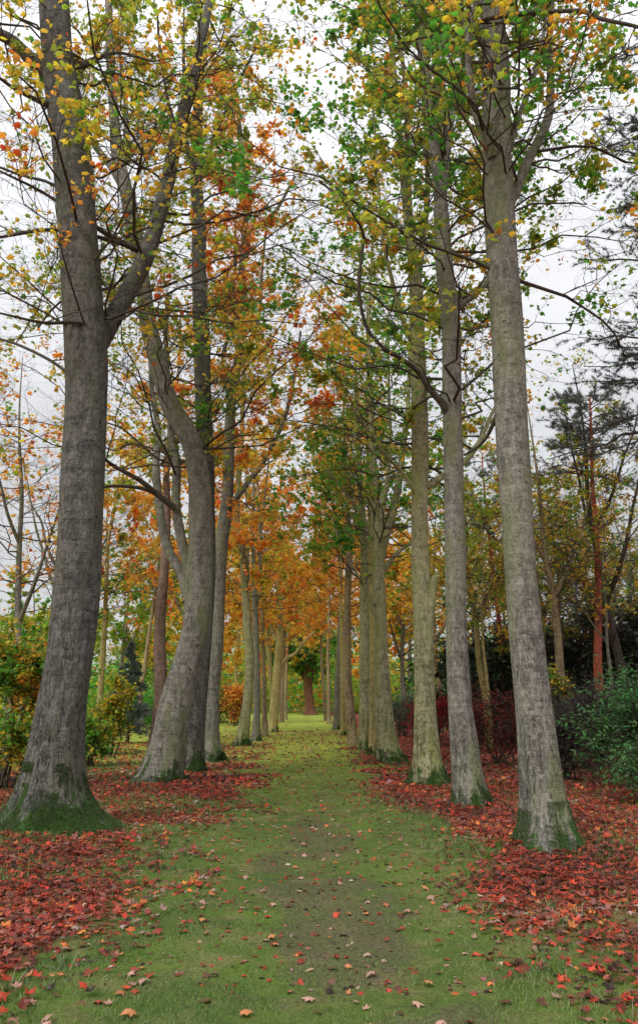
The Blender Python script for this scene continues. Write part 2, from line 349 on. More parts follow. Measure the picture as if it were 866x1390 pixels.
def grow(stems, n1, n2, n3, nl, h0, htop, L1=2.6, leafsz=.13, pal=None, tmpl=MID, up1=.25, tw=1.0, sides=3, bare=0.0, outbias=None, cw=1.0, keep=None, droop=.75, tilt=.95, l2=.42, l3=.42, dens_top=1.0):
    """boughs, twigs and leaves on stems [(K,4)]. Returns (mesh of wood, mesh of leaves)"""
    wood = MB(); lf = MB()
    P0 = []; W = []
    for st in stems:
        z = st[:, 2]; ok = np.where(z > h0)[0]
        if len(ok) < 2: continue
        for i in ok[:-1]: P0.append((st[i], st[i+1])); W.append(np.linalg.norm(st[i+1][:3]-st[i][:3])*(dens_top if st[i][2] > 13.5 else 1.0))
    if not P0: return wood, lf
    W = np.array(W); ch = rng.choice(len(P0), n1, p=W/W.sum()); u = R_(0, 1, n1)[:, None]
    A = np.array([P0[c][0] for c in ch]); B = np.array([P0[c][1] for c in ch]); Q = A*(1-u)+B*u
    O = Q[:, :3]; T = nrm(B[:, :3]-A[:, :3])
    az = R_(0, 2*pi, n1)
    hor = np.stack([np.cos(az), np.sin(az), np.zeros(n1)], -1)
    if outbias is not None: hor = hor+np.asarray(outbias)
    D = nrm(nrm(hor)+np.array([0, 0, 1.])*R_(up1-.3, up1+.45, n1)[:, None])
    frac = np.clip((O[:, 2]-h0)/(htop-h0), 0, 1)
    L = L1*(1.15-.75*frac)*R_(.55, 1.25, n1); rr = np.minimum(Q[:, 3]*.45, .004+.0062*L)
    P1, R1 = shoots(O, D, L, rr, 8, .22, .022, .10); tubes(wood, P1, R1, 5)
    pid = np.repeat(np.arange(n1), n2); t = R_(.22, 1, len(pid)); O2, T2 = interp(P1, pid, t)
    D2 = away(T2, R_(.5, 1.1, len(pid)), .12); D2[:, 2] *= .75; D2 = nrm(D2)
    L_2 = L[pid]*l2*(1.2-.7*t)*R_(.6, 1.3, len(pid)); P2, R2 = shoots(O2, D2, L_2, .0028*tw+.004*L_2, 6, .3, .035, .05); tubes(wood, P2, R2, sides)
    p3 = np.repeat(np.arange(len(pid)), n3); t3 = R_(.15, 1, len(p3)); O3, T3 = interp(P2, p3, t3)
    D3 = away(T3, R_(.4, 1.1, len(p3)), .05); L3 = np.clip(L_2[p3]*l3*R_(.6, 1.4, len(p3)), .12, 1.0)
    P3, R3 = shoots(O3, D3, L3, np.full(len(p3), .0028*tw), 4, .3, .05, .02)
    tubes(wood, P3, R3, 3)
    # leaves, gathered on some twigs and missing on others
    cl = rng.random(len(pid)) > bare; live = cl[p3]
    cu = np.clip(rng.normal(.5, .26, len(pid)), 0, 1); cu = np.clip(cu*.45+.55*rng.beta(1, 1, n1)[pid], 0, 1)
    cnt = rng.poisson(nl*(rng.gamma(.55, 1/.55, len(pid))[p3]))*live; q = np.repeat(np.arange(len(p3)), cnt)
    if len(q):
        pos, _ = interp(P3, q, R_(.15, 1, len(q))**.8); pos = pos+rng.normal(0, .05*cw, (len(q), 3)); pos[:, 2] -= .03
        uu = np.clip(cu[p3[q]]+rng.normal(0, .12, len(q)), 0, .999)
        sz = leafsz*R_(.6, 1.25, len(q))
        if keep is not None:
            kk = keep(pos); pos, uu, sz = pos[kk], uu[kk], sz[kk]
        leaves(lf, pos, sz, tmpl, pal_cols(pal, uu), tilt, droop)
    return wood, lf

def moss_tufts(V, base, h=.5, n=2500, seed=0, size=.03):
    """short moss cushions growing on the lower surface of a trunk; V (K,sides,3)"""
    rg = np.random.default_rng(seed); K, s_, _ = V.shape; mb = MB()
    hh = V[:, :, 2]-base; ok = np.argwhere((hh[:-1] < h) & (hh[:-1] > -.05))
    if not len(ok): return mb
    pick = ok[rg.integers(0, len(ok), n*3)]; k, j = pick[:, 0], pick[:, 1]; j2 = (j+1) % s_
    u, v = rg.random((2, len(k), 1)); p = (V[k, j]*(1-u)+V[k, j2]*u)*(1-v)+(V[k+1, j]*(1-u)+V[k+1, j2]*u)*v
    nn = nrm(np.cross(V[k, j2]-V[k, j], V[k+1, j]-V[k, j]))
    ang = np.arctan2(nn[:, 1], nn[:, 0])
    m = vn(ang*2.2+p[:, 2]*1.5, p[:, 2]*3+seed, 1.6, seed % 5)
    ok = (m > .16+.5*np.clip((p[:, 2]-base)/h, 0, 1)); p, nn = p[ok][:n], nn[ok][:n]; m_ = len(p)
    if not m_: return mb
    Y = nrm(nn+rg.normal(0, .55, (m_, 3))+np.array([0, 0, -.1])); X = nrm(np.cross(Y, rg.normal(0, 1, (m_, 3)))); Z = np.cross(X, Y)
    leaves(mb, p-nn*.006, size*rg.uniform(.5, 1.3, m_), (np.array([(-.13, 0, 0), (.13, 0, 0), (0, 1, .2)]), np.array([[0, 1, 2]])), pal_cols([((.018, .045, .008), 1.2), ((.035, .09, .012), 2), ((.075, .15, .02), 1)], rg.random(m_)), fr=(X, Y, Z))
    return mb

def avenue_tree(name, label, base, trunk, limbs, bk, pal, sides=28, htop=19, gr=None, flare=1.0, moss=.5, mossn=2000, seed=1, lean=0., group='grey trunked trees lining the path', wood=None, ntr=90, cat='tree', lump=.025, tmpl=MID):
    """base (px,py) of the foot; trunk / limbs are lists of (x,y,w) in the photo"""
    g, t = gnd(*base); Y0 = g[1]
    r0 = trunk[1][2]*t/F/2
    TREES.append((g[0], g[1], max(.2, r0*1.2)))
    root = empty(name, (g[0], g[1], 0), label, cat, group)
    P = trace(trunk, Y0, lean); P[:, 3] *= .93; P[0, :3] = [g[0], Y0, -.12]; 
    if trunk[-1][1] <= 5 or limbs is None or not limbs: P = extend(P, htop, seed=seed)
    else: P = extend(P, min(htop, P[-1, 2]+2.5), seed=seed)
    S_ = catmull(P, ntr); S_[:, 3] = np.maximum(S_[:, 3], .008)
    # more rings near the foot
    lo = S_[S_[:, 2] < 1.3]; zz = np.linspace(0, 1, 26); lo2 = np.stack([np.interp(zz, np.linspace(0, 1, len(lo)), lo[:, c]) for c in range(4)], -1) if len(lo) > 1 else lo
    S_ = np.vstack([lo2, S_[S_[:, 2] >= 1.3]])
    mb = MB(); V = solid(mb, S_, sides, 0.0, flare, seed, lump=lump); mb.build('trunk', bk, root)
    stems = [S_]
    for lb in (limbs or []):
        dy = lb.get('dy', 0.); st = lb.get('y0', 0.)
        Q = trace(lb['p'], Y0+lean*.6+st, dy)
        Q[0, 3] *= 1.12
        Q[:, 3] *= .95
        if lb.get('ext'): Q = extend(Q, lb['ext'], seed=seed+3)
        q = catmull(Q, lb.get('n', 40)); q[:, 3] = np.maximum(q[:, 3], .007); mb = MB(); solid(mb, q, 14 if sides > 14 else 8, seed=seed+7, lump=.02)
        mb.build(lb.get('name', 'limb'), lb.get('mat', wood or bk), root); stems.append(q)
    G = dict(n1=60, n2=7, n3=6, nl=3.0, h0=5.5, htop=htop, pal=pal, tmpl=tmpl); G.update(gr or {})
    w, lf = grow(stems, **G)
    if w.n: w.build('twigs', B_DARK if (gr or {}).get('dark', 1) else bk, root)
    if lf.n: lf.build('crown', M_LEAF, root, smooth=False)
    if mossn:
        mo = moss_tufts(V, 0.0, moss, mossn*10, seed, size=.014+.0009*Y0)
        if mo.n: mo.build('moss', M_MOSS, root, smooth=False)
    return root
def G(**k): return k
clear = lambda p: (p[:, 1] > 5.0)

P_NEARL = [(RED, .2), (ORA, 1.1), (OCH, 1.4), (YEL, 1.4), (YG, 3.0), (GREEN, 2.2)]
P_NEARR = [(ORA, .7), (OCH, 1.0), (YEL, 1.3), (YG, 3.2), (GREEN, 3.4)]
P_GREEN = [(OCH, .4), (YEL, .8), (YG, 3.0), (GREEN, 4.5), (DGREEN, .2)]
P_REDO = [(RED, 1.4), (ORA, 2.6), (OCH, 2.), (YEL, .6), (YG, .8)]
P_ORANGE = [(RED, .4), (ORA, 2.6), (OCH, 2.6), (YEL, 1.6), (YG, .7)]
P_GOLD = [(ORA, 1.4), (OCH, 2.), (YEL, 1.5), (YG, 1.8), (GREEN, .8)]

# ---- left row
avenue_tree('avenue_tree', 'thickest dark grey trunk at the left edge, mossy flared foot, one big limb forking right', (68, 1128),
    [(66, 1145, 84), (68, 1115, 84), (72, 1060, 74), (83, 960, 67), (99, 860, 64), (108, 730, 63), (116, 580, 61), (117, 480, 62), (112, 400, 58), (102, 250, 55), (90, 150, 52), (78, 75, 46), (74, 0, 40)],
    [G(p=[(112, 500, 34), (132, 468, 32), (160, 420, 27), (198, 350, 24), (222, 270, 21), (240, 190, 18), (262, 100, 15), (281, 20, 12)], dy=1.6, y0=.05, ext=15),
     G(p=[(70, 100, 24), (40, 78, 19), (18, 56, 17), (-15, 38, 15), (-60, 5, 11)], dy=-.6, ext=12),
     G(p=[(200, 345, 10), (168, 330, 8), (130, 308, 6), (60, 262, 4.5), (0, 232, 3)], dy=-1.2, y0=.9, mat=B_DARK, n=24),
     G(p=[(202, 345, 8), (150, 326, 6), (75, 312, 5.5), (0, 322, 4)], dy=-1.8, y0=.9, mat=B_DARK, n=24),
     G(p=[(95, 155, 12), (60, 140, 8), (20, 120, 5), (-20, 90, 4)], dy=-1., mat=B_DARK, n=24),
     G(p=[(110, 90, 10), (140, 76, 6), (165, 72, 4.5), (210, 84, 3)], dy=-.5, mat=B_DARK, n=24),
     G(p=[(128, 475, 8), (112, 440, 6), (60, 438, 4.5), (0, 425, 3)], dy=-1.4, mat=B_DARK, n=24),
     G(p=[(238, 176, 8), (228, 135, 5), (217, 62, 4), (214, 20, 3)], dy=.4, y0=1.2, mat=B_DARK, n=20),
     G(p=[(118, 560, 7), (90, 505, 5), (30, 470, 4), (-20, 455, 3)], dy=1.5, y0=.2, mat=B_DARK, n=20)],
    B_GREY, P_NEARL, 40, 20, dict(n1=110, n2=10, n3=9, nl=1.35, h0=6.9, L1=3.8, leafsz=.098, tmpl=MAPLE, keep=clear, bare=.3, dens_top=.7, outbias=(.25, .35, 0)), 1.15, .85, 9000, seed=5, ntr=120)
avenue_tree('avenue_tree', 'leaning second trunk from the left, curved right, forking into a long left limb', (222, 1064),
    [(218, 1078, 54), (220, 1060, 52), (229, 1010, 50), (240, 955, 47), (256, 900, 45), (267, 850, 42), (270, 800, 39), (272, 740, 34), (272, 680, 33), (268, 635, 31), (258, 597, 29), (230, 545, 28), (212, 480, 25), (200, 428, 24), (188, 340, 22), (172, 260, 20), (160, 210, 18), (155, 150, 14), (150, 75, 12), (148, 0, 10)],
    [G(p=[(262, 800, 20), (254, 765, 15), (243, 715, 14), (239, 680, 13), (240, 630, 12), (233, 590, 10), (230, 540, 9), (226, 470, 7), (228, 400, 6)], dy=.8, n=40),
     G(p=[(258, 815, 18), (246, 778, 15), (227, 742, 13), (217, 690, 12), (212, 632, 11), (215, 585, 9), (206, 520, 7), (205, 440, 5)], dy=2., n=40),
     G(p=[(238, 690, 9), (215, 672, 8), (190, 652, 7), (150, 629, 5), (120, 600, 3)], dy=-1.5, mat=B_DARK, n=20),
     G(p=[(236, 688, 8), (200, 665, 6), (150, 660, 4.5), (100, 668, 3)], dy=-1.0, mat=B_DARK, n=20),
     G(p=[(172, 262, 12), (150, 225, 10), (125, 190, 9), (108, 140, 7), (95, 60, 5), (80, 0, 4)], dy=1.2, ext=16),
     G(p=[(167, 230, 9), (172, 170, 7), (168, 110, 6), (158, 50, 5), (140, -20, 4)], dy=1.5, ext=16)],
    B_MID, P_NEARL, 32, 21, dict(n1=100, n2=9, n3=9, nl=1.25, h0=6.6, L1=3.6, leafsz=.105, keep=clear, bare=.3, dens_top=.7, outbias=(.2, .1, 0)), .9, .5, 3500, seed=8, ntr=130)
avenue_tree('avenue_tree', 'straight tall trunk half hidden behind the leaning second trunk on the left', (262, 1050),
    [(260, 1060, 34), (261, 1046, 32), (267, 960, 29), (275, 870, 27), (281, 780, 26), (281, 700, 25), (279, 620, 25), (276, 540, 24), (273, 430, 23), (270, 360, 21), (270, 300, 20), (267, 240, 17), (269, 150, 15), (274, 75, 12), (281, 20, 10)],
    [G(p=[(270, 250, 9), (258, 215, 8), (252, 185, 7), (250, 120, 5)], dy=-.8, n=20, ext=14),
     G(p=[(268, 235, 8), (285, 205, 6), (292, 185, 5), (325, 110, 4), (350, 60, 3)], dy=.8, n=20, mat=B_DARK)],
    B_GREY, P_NEARL, 28, 20, dict(n1=90, n2=8, n3=7, nl=1.6, h0=7.5, L1=3.6, leafsz=.12, bare=.25, dens_top=.7, outbias=(.2, 0, 0)), .9, .4, 1800, seed=12, ntr=110)
avenue_tree('avenue_tree', 'slim upright trunk on the left that forks into a long curved right branch', (287, 1034),
    [(285, 1043, 26), (286, 1030, 25), (288, 950, 21), (293, 890, 20), (297, 810, 19), (300, 745, 20), (306, 705, 19), (310, 655, 17), (312, 580, 16), (316, 530, 14), (325, 480, 12), (327, 430, 11), (327, 400, 11), (332, 325, 10), (333, 250, 9), (327, 190, 8)],
    [G(p=[(312, 690, 12), (322, 675, 9), (340, 650, 8), (357, 628, 7), (385, 572, 6), (400, 510, 5), (408, 450, 3)], dy=.8),
     G(p=[(315, 540, 9), (305, 510, 7), (303, 480, 6), (316, 440, 5), (318, 380, 4)], dy=-.5, ext=11, n=20),
     G(p=[(332, 320, 7), (345, 310, 6), (375, 285, 5), (400, 240, 3.5)], dy=.5, n=20),
     G(p=[(336, 470, 7), (352, 430, 5), (355, 380, 4), (362, 300, 3)], dy=1., n=20)],
    B_MID, P_REDO, 24, 20, dict(n1=96, n2=8, n3=7, nl=2.0, h0=7.0, L1=3.5, leafsz=.135, bare=.1), 1.0, .35, 900, seed=14, ntr=100)
avenue_tree('avenue_tree', 'greenish curved slender trunk on the left with a mossy base beside open lawn', (328, 1014),
    [(326, 1020, 20), (328, 1008, 17), (336, 950, 14), (339, 895, 13), (336, 855, 13), (332, 780, 12), (329, 750, 11), (322, 710, 9), (324, 650, 8), (328, 600, 7), (330, 530, 6), (333, 450, 5)], None,
    B_OLIVE, P_REDO, 20, 19, dict(n1=64, n2=7, n3=6, nl=1.8, h0=5.0, L1=3.0, leafsz=.15, bare=.05), .9, .3, 500, seed=17)
avenue_tree('avenue_tree', 'thin pale grey trunk on the left splitting into many upright stems', (348, 1007),
    [(348, 1012, 15), (348, 1003, 12), (349, 950, 10), (348, 875, 10), (346, 820, 9), (345, 780, 6), (343, 720, 5), (345, 640, 4)],
    [G(p=[(347, 825, 6), (352, 790, 4.5), (353, 740, 4), (358, 690, 3)], dy=.5, n=20, ext=16), G(p=[(346, 815, 5), (338, 780, 4), (336, 720, 3)], dy=1, n=20, ext=14)],
    B_MID, P_GOLD, 18, 18, dict(n1=60, n2=7, n3=6, nl=2.2, h0=4.6, L1=2.8, leafsz=.16), .8, .2, 0, seed=19)
avenue_tree('avenue_tree', 'thin brown trunk on the left just behind the pale grey many stemmed tree', (360, 1001),
    [(360, 1004, 11), (360, 997, 9), (358, 915, 7), (357, 860, 6), (355, 800, 5), (352, 700, 4)], None,
    B_PINK, P_ORANGE, 14, 17, dict(n1=56, n2=6, n3=6, nl=2.6, h0=4.2, L1=2.8, leafsz=.17), .6, .2, 0, seed=21)
avenue_tree('avenue_tree', 'brown trunk far down the left row with a branch reaching over the path', (370, 995),
    [(369, 998, 16), (370, 992, 14), (375, 932, 13), (379, 879, 12), (380, 850, 9), (378, 800, 7), (372, 740, 5)],
    [G(p=[(381, 902, 6), (390, 893, 5.5), (401, 887, 5), (413, 871, 4.5), (426, 858, 3.5)], dy=.5, n=20), G(p=[(376, 870, 7), (367, 850, 6), (360, 810, 4)], dy=1, n=20, ext=15)],
    B_YEL, P_ORANGE, 16, 18, dict(n1=70, n2=7, n3=6, nl=2.6, h0=5.5, L1=3.2, leafsz=.19), .6, .2, 0, seed=23)
avenue_tree('avenue_tree', 'paler leaning trunk tucked behind the left row where the branch crosses', (374, 990),
    [(374, 992, 9), (374, 988, 8), (368, 930, 7), (365, 880, 7), (363, 840, 5), (358, 780, 4)], None,
    B_YEL, P_ORANGE, 12, 17, dict(n1=60, n2=6, n3=6, nl=2.5, h0=5.0, L1=3.0, leafsz=.2), .5, .2, 0, seed=25)
avenue_tree('avenue_tree', 'farthest but one trunk in the left row, thin and pale', (381, 981),
    [(381, 983, 9), (382, 979, 7), (383, 930, 6), (385, 890, 6), (386, 850, 4)], None,
    B_PINK, P_ORANGE, 12, 17, dict(n1=60, n2=6, n3=6, nl=2.5, h0=6, L1=3.6, leafsz=.28), .5, .2, 0, seed=27)
avenue_tree('avenue_tree', 'farthest trunk in the left row before the lawn ends', (387, 977),
    [(387, 979, 6), (388, 975, 5), (388, 930, 4.5), (389, 900, 4), (391, 860, 3)], None,
    B_PINK, P_GOLD, 10, 17, dict(n1=56, n2=6, n3=6, nl=3.2, h0=7, L1=3.6, leafsz=.3), .5, .2, 0, seed=29)

# ---- right row
avenue_tree('avenue_tree', 'thick grey trunk with ringed scarred bark, nearest and widest on the right side', (742, 1152),
    [(744, 1168, 74), (742, 1140, 70), (737, 1090, 61), (731, 1030, 56), (724, 960, 52), (713, 860, 48), (703, 730, 46), (694, 580, 46), (688, 450, 45), (685, 400, 45), (678, 300, 43), (674, 200, 42), (673, 100, 39), (668, 25, 35), (666, -10, 34)],
    [G(p=[(668, 215, 14), (658, 185, 13), (644, 150, 11), (637, 100, 10), (636, 50, 10), (644, 10, 8), (650, -30, 7)], dy=-.7, y0=-.15, ext=15),
     G(p=[(636, 48, 8), (622, 17, 7), (606, -6, 6)], dy=-.3, y0=-.5, n=14, ext=13),
     G(p=[(640, 40, 7), (652, 29, 6.5), (693, 20, 6.5), (745, 16, 6), (788, 15, 6), (813, 25, 5.5), (870, 38, 4.5), (930, 60, 3)], dy=-1.5, y0=-.5, n=40, mat=B_DARK),
     G(p=[(662, 205, 6), (650, 190, 5), (628, 155, 4.5), (603, 132, 4), (578, 120, 3.5), (556, 101, 2)], dy=-.8, y0=-.3, n=24, mat=B_PINK, name='dead_branch'),
     G(p=[(684, 290, 17), (698, 262, 15), (718, 215, 14), (741, 168, 13), (747, 125, 11), (745, 50, 9), (750, -20, 8)], dy=1.5, y0=.15, ext=16),
     G(p=[(688, 210, 10), (703, 160, 8), (722, 110, 7), (735, 60, 5), (742, 0, 4)], dy=1.2, y0=.1, ext=14, n=24),
     G(p=[(675, 560, 7), (662, 590, 5), (650, 605, 4), (630, 618, 3)], dy=1.0, y0=.1, mat=B_DARK, n=14)],
    B_MID, P_NEARR, 40, 20, dict(n1=104, n2=9, n3=7, nl=1.9, h0=6.6, L1=3.4, leafsz=.098, tmpl=MAPLE, keep=clear, bare=.25, dens_top=.7, outbias=(-.1, .35, 0)), .85, .5, 4200, seed=31, ntr=120)
avenue_tree('avenue_tree', 'second trunk from the right, smooth grey green, splitting into three high stems', (636, 1096),
    [(640, 1112, 50), (638, 1090, 48), (634, 1050, 43), (629, 1000, 38), (624, 955, 35), (619, 860, 31), (617, 730, 30), (614, 580, 27), (613, 480, 27), (611, 430, 28), (606, 390, 26), (600, 320, 24), (596, 250, 19), (586, 175, 14), (578, 100, 13), (566, 25, 11), (561, -10, 10)],
    [G(p=[(598, 300, 16), (600, 240, 14), (599, 175, 13), (593, 100, 12), (590, 50, 11), (593, -10, 10)], dy=.8, ext=18, n=36),
     G(p=[(600, 260, 13), (606, 200, 12), (614, 150, 11), (628, 100, 9), (634, 50, 8), (636, 0, 7)], dy=1.6, ext=17, n=36),
     G(p=[(612, 570, 14), (602, 550, 12), (583, 528, 9), (568, 505, 8), (545, 487, 6), (523, 474, 6), (498, 445, 5), (487, 390, 5), (493, 325, 4), (485, 300, 4), (463, 270, 3), (433, 245, 2.5)], dy=-2.2, n=60, mat=B_DARK),
     G(p=[(612, 425, 10), (630, 410, 9), (650, 395, 8), (668, 372, 7), (700, 340, 5)], dy=.9, y0=.1, n=20)],
    B_MID, P_NEARR, 34, 21, dict(n1=110, n2=8, n3=7, nl=2.1, h0=6.4, L1=3.6, leafsz=.105, bare=.25, keep=clear, dens_top=.7, outbias=(-.25, .1, 0)), .8, .35, 2200, seed=35, ntr=130)
avenue_tree('avenue_tree', 'third trunk from the right with a split burl on its side at half height', (580, 1068),
    [(583, 1080, 46), (581, 1062, 44), (579, 1020, 37), (577, 960, 31), (575, 860, 29), (573, 800, 28), (570, 730, 24), (569, 580, 25), (567, 480, 21), (565, 400, 20), (560, 345, 17), (553, 300, 12), (548, 250, 10), (543, 190, 9), (537, 125, 9), (530, 50, 8), (523, -5, 7)],
    [G(p=[(577, 980, 20), (579, 900, 18), (581, 850, 16), (585, 812, 14), (588, 792, 13), (592, 782, 9)], dy=-.05, y0=-.08, n=30, name='burl'),
     G(p=[(560, 340, 10), (556, 290, 9), (554, 230, 8), (552, 160, 7), (547, 90, 6), (538, 30, 5)], dy=1.0, ext=17, n=30),
     G(p=[(567, 380, 10), (574, 320, 9), (580, 260, 8), (578, 180, 6)], dy=1.4, ext=16, n=30),
     G(p=[(578, 662, 10), (603, 645, 9), (630, 627, 8), (650, 600, 7), (668, 560, 5), (690, 520, 3)], dy=1.5, y0=.1, n=24),
     G(p=[(566, 672, 7), (545, 640, 5), (525, 620, 5), (508, 595, 4), (488, 570, 3)], dy=-1., y0=-.1, n=20),
     G(p=[(562, 470, 9), (545, 430, 7), (532, 380, 6), (520, 330, 5), (515, 270, 4)], dy=-1., n=24, ext=13),
     G(p=[(575, 900, 7), (590, 890, 4), (600, 892, 2)], dy=.3, n=8)][:-1],
    B_OLIVE, P_NEARR, 32, 20, dict(n1=110, n2=8, n3=7, nl=2.1, h0=6.2, L1=3.5, leafsz=.12, bare=.2, dens_top=.7, outbias=(-.2, 0, 0)), .85, .35, 1800, seed=37, ntr=120)
avenue_tree('avenue_tree', 'pale greenish forked tree on the right whose branches spread from mid height', (527, 1036),
    [(530, 1045, 36), (527, 1032, 33), (523, 990, 27), (519, 930, 23), (517, 860, 19), (514, 790, 18), (513, 740, 20), (510, 705, 15), (508, 655, 12), (505, 605, 10), (503, 540, 8), (500, 470, 6), (502, 400, 5)],
    [G(p=[(514, 760, 15), (524, 722, 13), (534, 690, 12), (541, 655, 10), (549, 590, 8), (554, 540, 6), (556, 480, 5)], dy=.8, ext=13, n=36),
     G(p=[(514, 735, 9), (519, 690, 8), (526, 650, 7), (530, 600, 5), (528, 540, 4)], dy=-.8, ext=12, n=30),
     G(p=[(516, 780, 8), (535, 755, 6), (550, 742, 5), (575, 728, 3)], dy=.6, n=20),
     G(p=[(514, 850, 8), (500, 810, 5), (482, 775, 4), (462, 740, 3.5), (450, 700, 2.5)], dy=-1., n=24),
     G(p=[(510, 740, 7), (492, 700, 5), (470, 670, 4), (445, 640, 3)], dy=-.8, n=20)],
    B_OLIVE, P_GREEN, 26, 18, dict(n1=86, n2=7, n3=6, nl=1.5, h0=4.8, L1=3.1, leafsz=.14, bare=.15), .9, .35, 1200, seed=41, ntr=110)
avenue_tree('avenue_tree', 'yellow ochre trunk pressed close behind the pale forked tree on the right', (508, 1026),
    [(508, 1032, 17), (508, 1020, 15), (507, 950, 13), (507, 880, 12), (505, 800, 10), (503, 720, 8), (500, 640, 6)], None,
    B_YEL, P_GREEN, 18, 17, dict(n1=50, n2=7, n3=6, nl=1.1, h0=7.0, L1=2.6, leafsz=.15, bare=.1), .7, .3, 500, seed=43)
avenue_tree('avenue_tree', 'straight tall trunk on the right just behind the ochre trunk', (495, 1020),
    [(495, 1026, 19), (495, 1015, 18), (495, 940, 17), (495, 880, 17), (496, 800, 16), (495, 740, 13), (491, 690, 10), (487, 620, 8), (484, 540, 6)],
    [G(p=[(492, 730, 7), (482, 690, 5), (475, 650, 4)], dy=.8, n=20, ext=13)],
    B_OLIVE, P_GREEN, 20, 18, dict(n1=60, n2=7, n3=6, nl=1.1, h0=7.0, L1=2.9, leafsz=.16, bare=.1), .5, .2, 0, seed=45)
avenue_tree('avenue_tree', 'brown trunk leaning slightly left in the middle of the right row', (479, 1012),
    [(480, 1017, 16), (479, 1008, 14), (475, 960, 13), (471, 920, 13), (471, 860, 12), (472, 800, 10), (474, 740, 8), (470, 660, 6)], None,
    B_PINK, P_GOLD, 16, 18, dict(n1=66, n2=7, n3=6, nl=2.4, h0=5.6, L1=2.9, leafsz=.17), .6, .2, 0, seed=47)
avenue_tree('avenue_tree', 'thin olive trunk half hidden behind the left leaning brown one on the right', (466, 1000),
    [(466, 1003, 10), (466, 997, 8), (465, 930, 7), (464, 860, 6), (462, 800, 5), (460, 740, 4)], None,
    B_YEL, P_ORANGE, 12, 17, dict(n1=60, n2=6, n3=6, nl=2.0, h0=5.2, L1=3.0, leafsz=.2), .5, .2, 0, seed=49)
avenue_tree('avenue_tree', 'grey trunk far down the right row with a red leaf strip at its foot', (457, 991),
    [(457, 994, 12), (457, 988, 10), (458, 932, 9), (461, 870, 8), (462, 830, 6), (463, 780, 4)], None,
    B_MID, P_ORANGE, 14, 18, dict(n1=70, n2=7, n3=6, nl=2.3, h0=6, L1=3.4, leafsz=.22), .6, .2, 0, seed=51)
avenue_tree('avenue_tree', 'thin pink trunk near the end of the right row', (447, 983),
    [(447, 985, 8), (447, 980, 6), (446, 930, 5.5), (445, 890, 5), (446, 850, 4)], None,
    B_PINK, P_ORANGE, 12, 17, dict(n1=66, n2=6, n3=6, nl=2.3, h0=6.5, L1=3.6, leafsz=.26), .5, .2, 0, seed=53)
avenue_tree('avenue_tree', 'farthest pale trunk of the right row beside the old oak', (442, 979),
    [(442, 981, 7), (442, 976, 5), (439, 930, 5), (436, 890, 4), (437, 850, 3)], None,
    B_PINK, P_GOLD, 10, 17, dict(n1=60, n2=6, n3=6, nl=3., h0=7.5, L1=3.6, leafsz=.3), .5, .2, 0, seed=55)

# ---- the veteran oak closing the view
avenue_tree('oak_tree', 'squat red brown old oak with twisted limbs closing the far end of the path', (421, 971),
    [(421, 974, 20), (421, 968, 15), (420, 950, 12.5), (418, 930, 13.5), (419, 915, 12), (424, 900, 9), (427, 885, 6), (422, 865, 4)],
    [G(p=[(417, 925, 8), (408, 912, 6), (398, 905, 5), (388, 893, 4), (376, 885, 2.5)], dy=2, n=24),
     G(p=[(422, 918, 8), (432, 905, 6), (440, 888, 4), (447, 870, 3)], dy=-2, n=24),
     G(p=[(419, 920, 8), (414, 900, 5), (410, 880, 4), (405, 855, 3)], dy=3, n=24)],
    B_OAK, [(OCH, .6), (YG, 2.5), (GREEN, 2), (DGREEN, 2.5)], 20, 16, dict(n1=120, n2=7, n3=6, nl=3.4, h0=4.6, L1=6.4, leafsz=.42, l2=.4, l3=.4), .8, .2, 0, seed=57, group=None)

# ------------------------------------------------------------------ woodland trees behind the rows
def wood_tree(name, label, x, y, H, r, bk, pal, gr, group=None, lean=(0, 0), forks=1, seed=1, flare=.7, cat='tree', sides=14):
    rg = np.random.default_rng(seed); TREES.append((x, y, max(.2, r)))
    root = empty(name, (x, y, 0), label, cat, group); n = 9
    z = np.linspace(-.1, H, n); wob = np.cumsum(rg.normal(0, .10, (n, 2)), 0); wob -= wob[0]
    P = np.stack([x+lean[0]*np.clip(z/H, 0, 1)**1.2+wob[:, 0], y+lean[1]*z/H+wob[:, 1], z, r*(1-.93*(np.clip(z, 0, H)/H))], -1)
    S_ = catmull(P, 50); mb = MB(); solid(mb, S_, sides, 0., flare, seed); mb.build('trunk', bk, root); stems = [S_]
    for i in range(forks):
        k = int(len(S_)*rg.uniform(.28, .6)); q = S_[k].copy(); d = np.array([rg.normal(), rg.normal()*.6, 0.]); d = d/np.linalg.norm(d)
        m = 7; u = np.linspace(0, 1, m)[:, None]; L = H*rg.uniform(.3, .45)
        Q = np.hstack([q[:3]+d*L*.45*u**.8+np.array([0, 0, 1])*L*u+rg.normal(0, .06, (m, 3))*u, q[3]*.75*(1-.88*u)])
        q_ = catmull(Q, 24); mb = MB(); solid(mb, q_, 8, seed=seed+i); mb.build('limb', bk, root); stems.append(q_)
    g = dict(n1=50, n2=6, n3=6, nl=2.4, h0=H*.35, htop=H, pal=pal); g.update(gr); w, lf = grow(stems, **g)
    w.build('twigs', B_DARK, root)
    if lf.n: lf.build('crown', M_LEAF, root, smooth=False)
    return root
P_DULL = [(BRN, 1), (OCH, 1.2), (YEL, .8), (YG, 2), (GREEN, 1.2)]
P_LGREEN = [(OCH, .8), (YEL, 1.2), (YG, 3.), (GREEN, 2.2)]

def wx(px, Y): return at(px, 960, Y)[0][0]
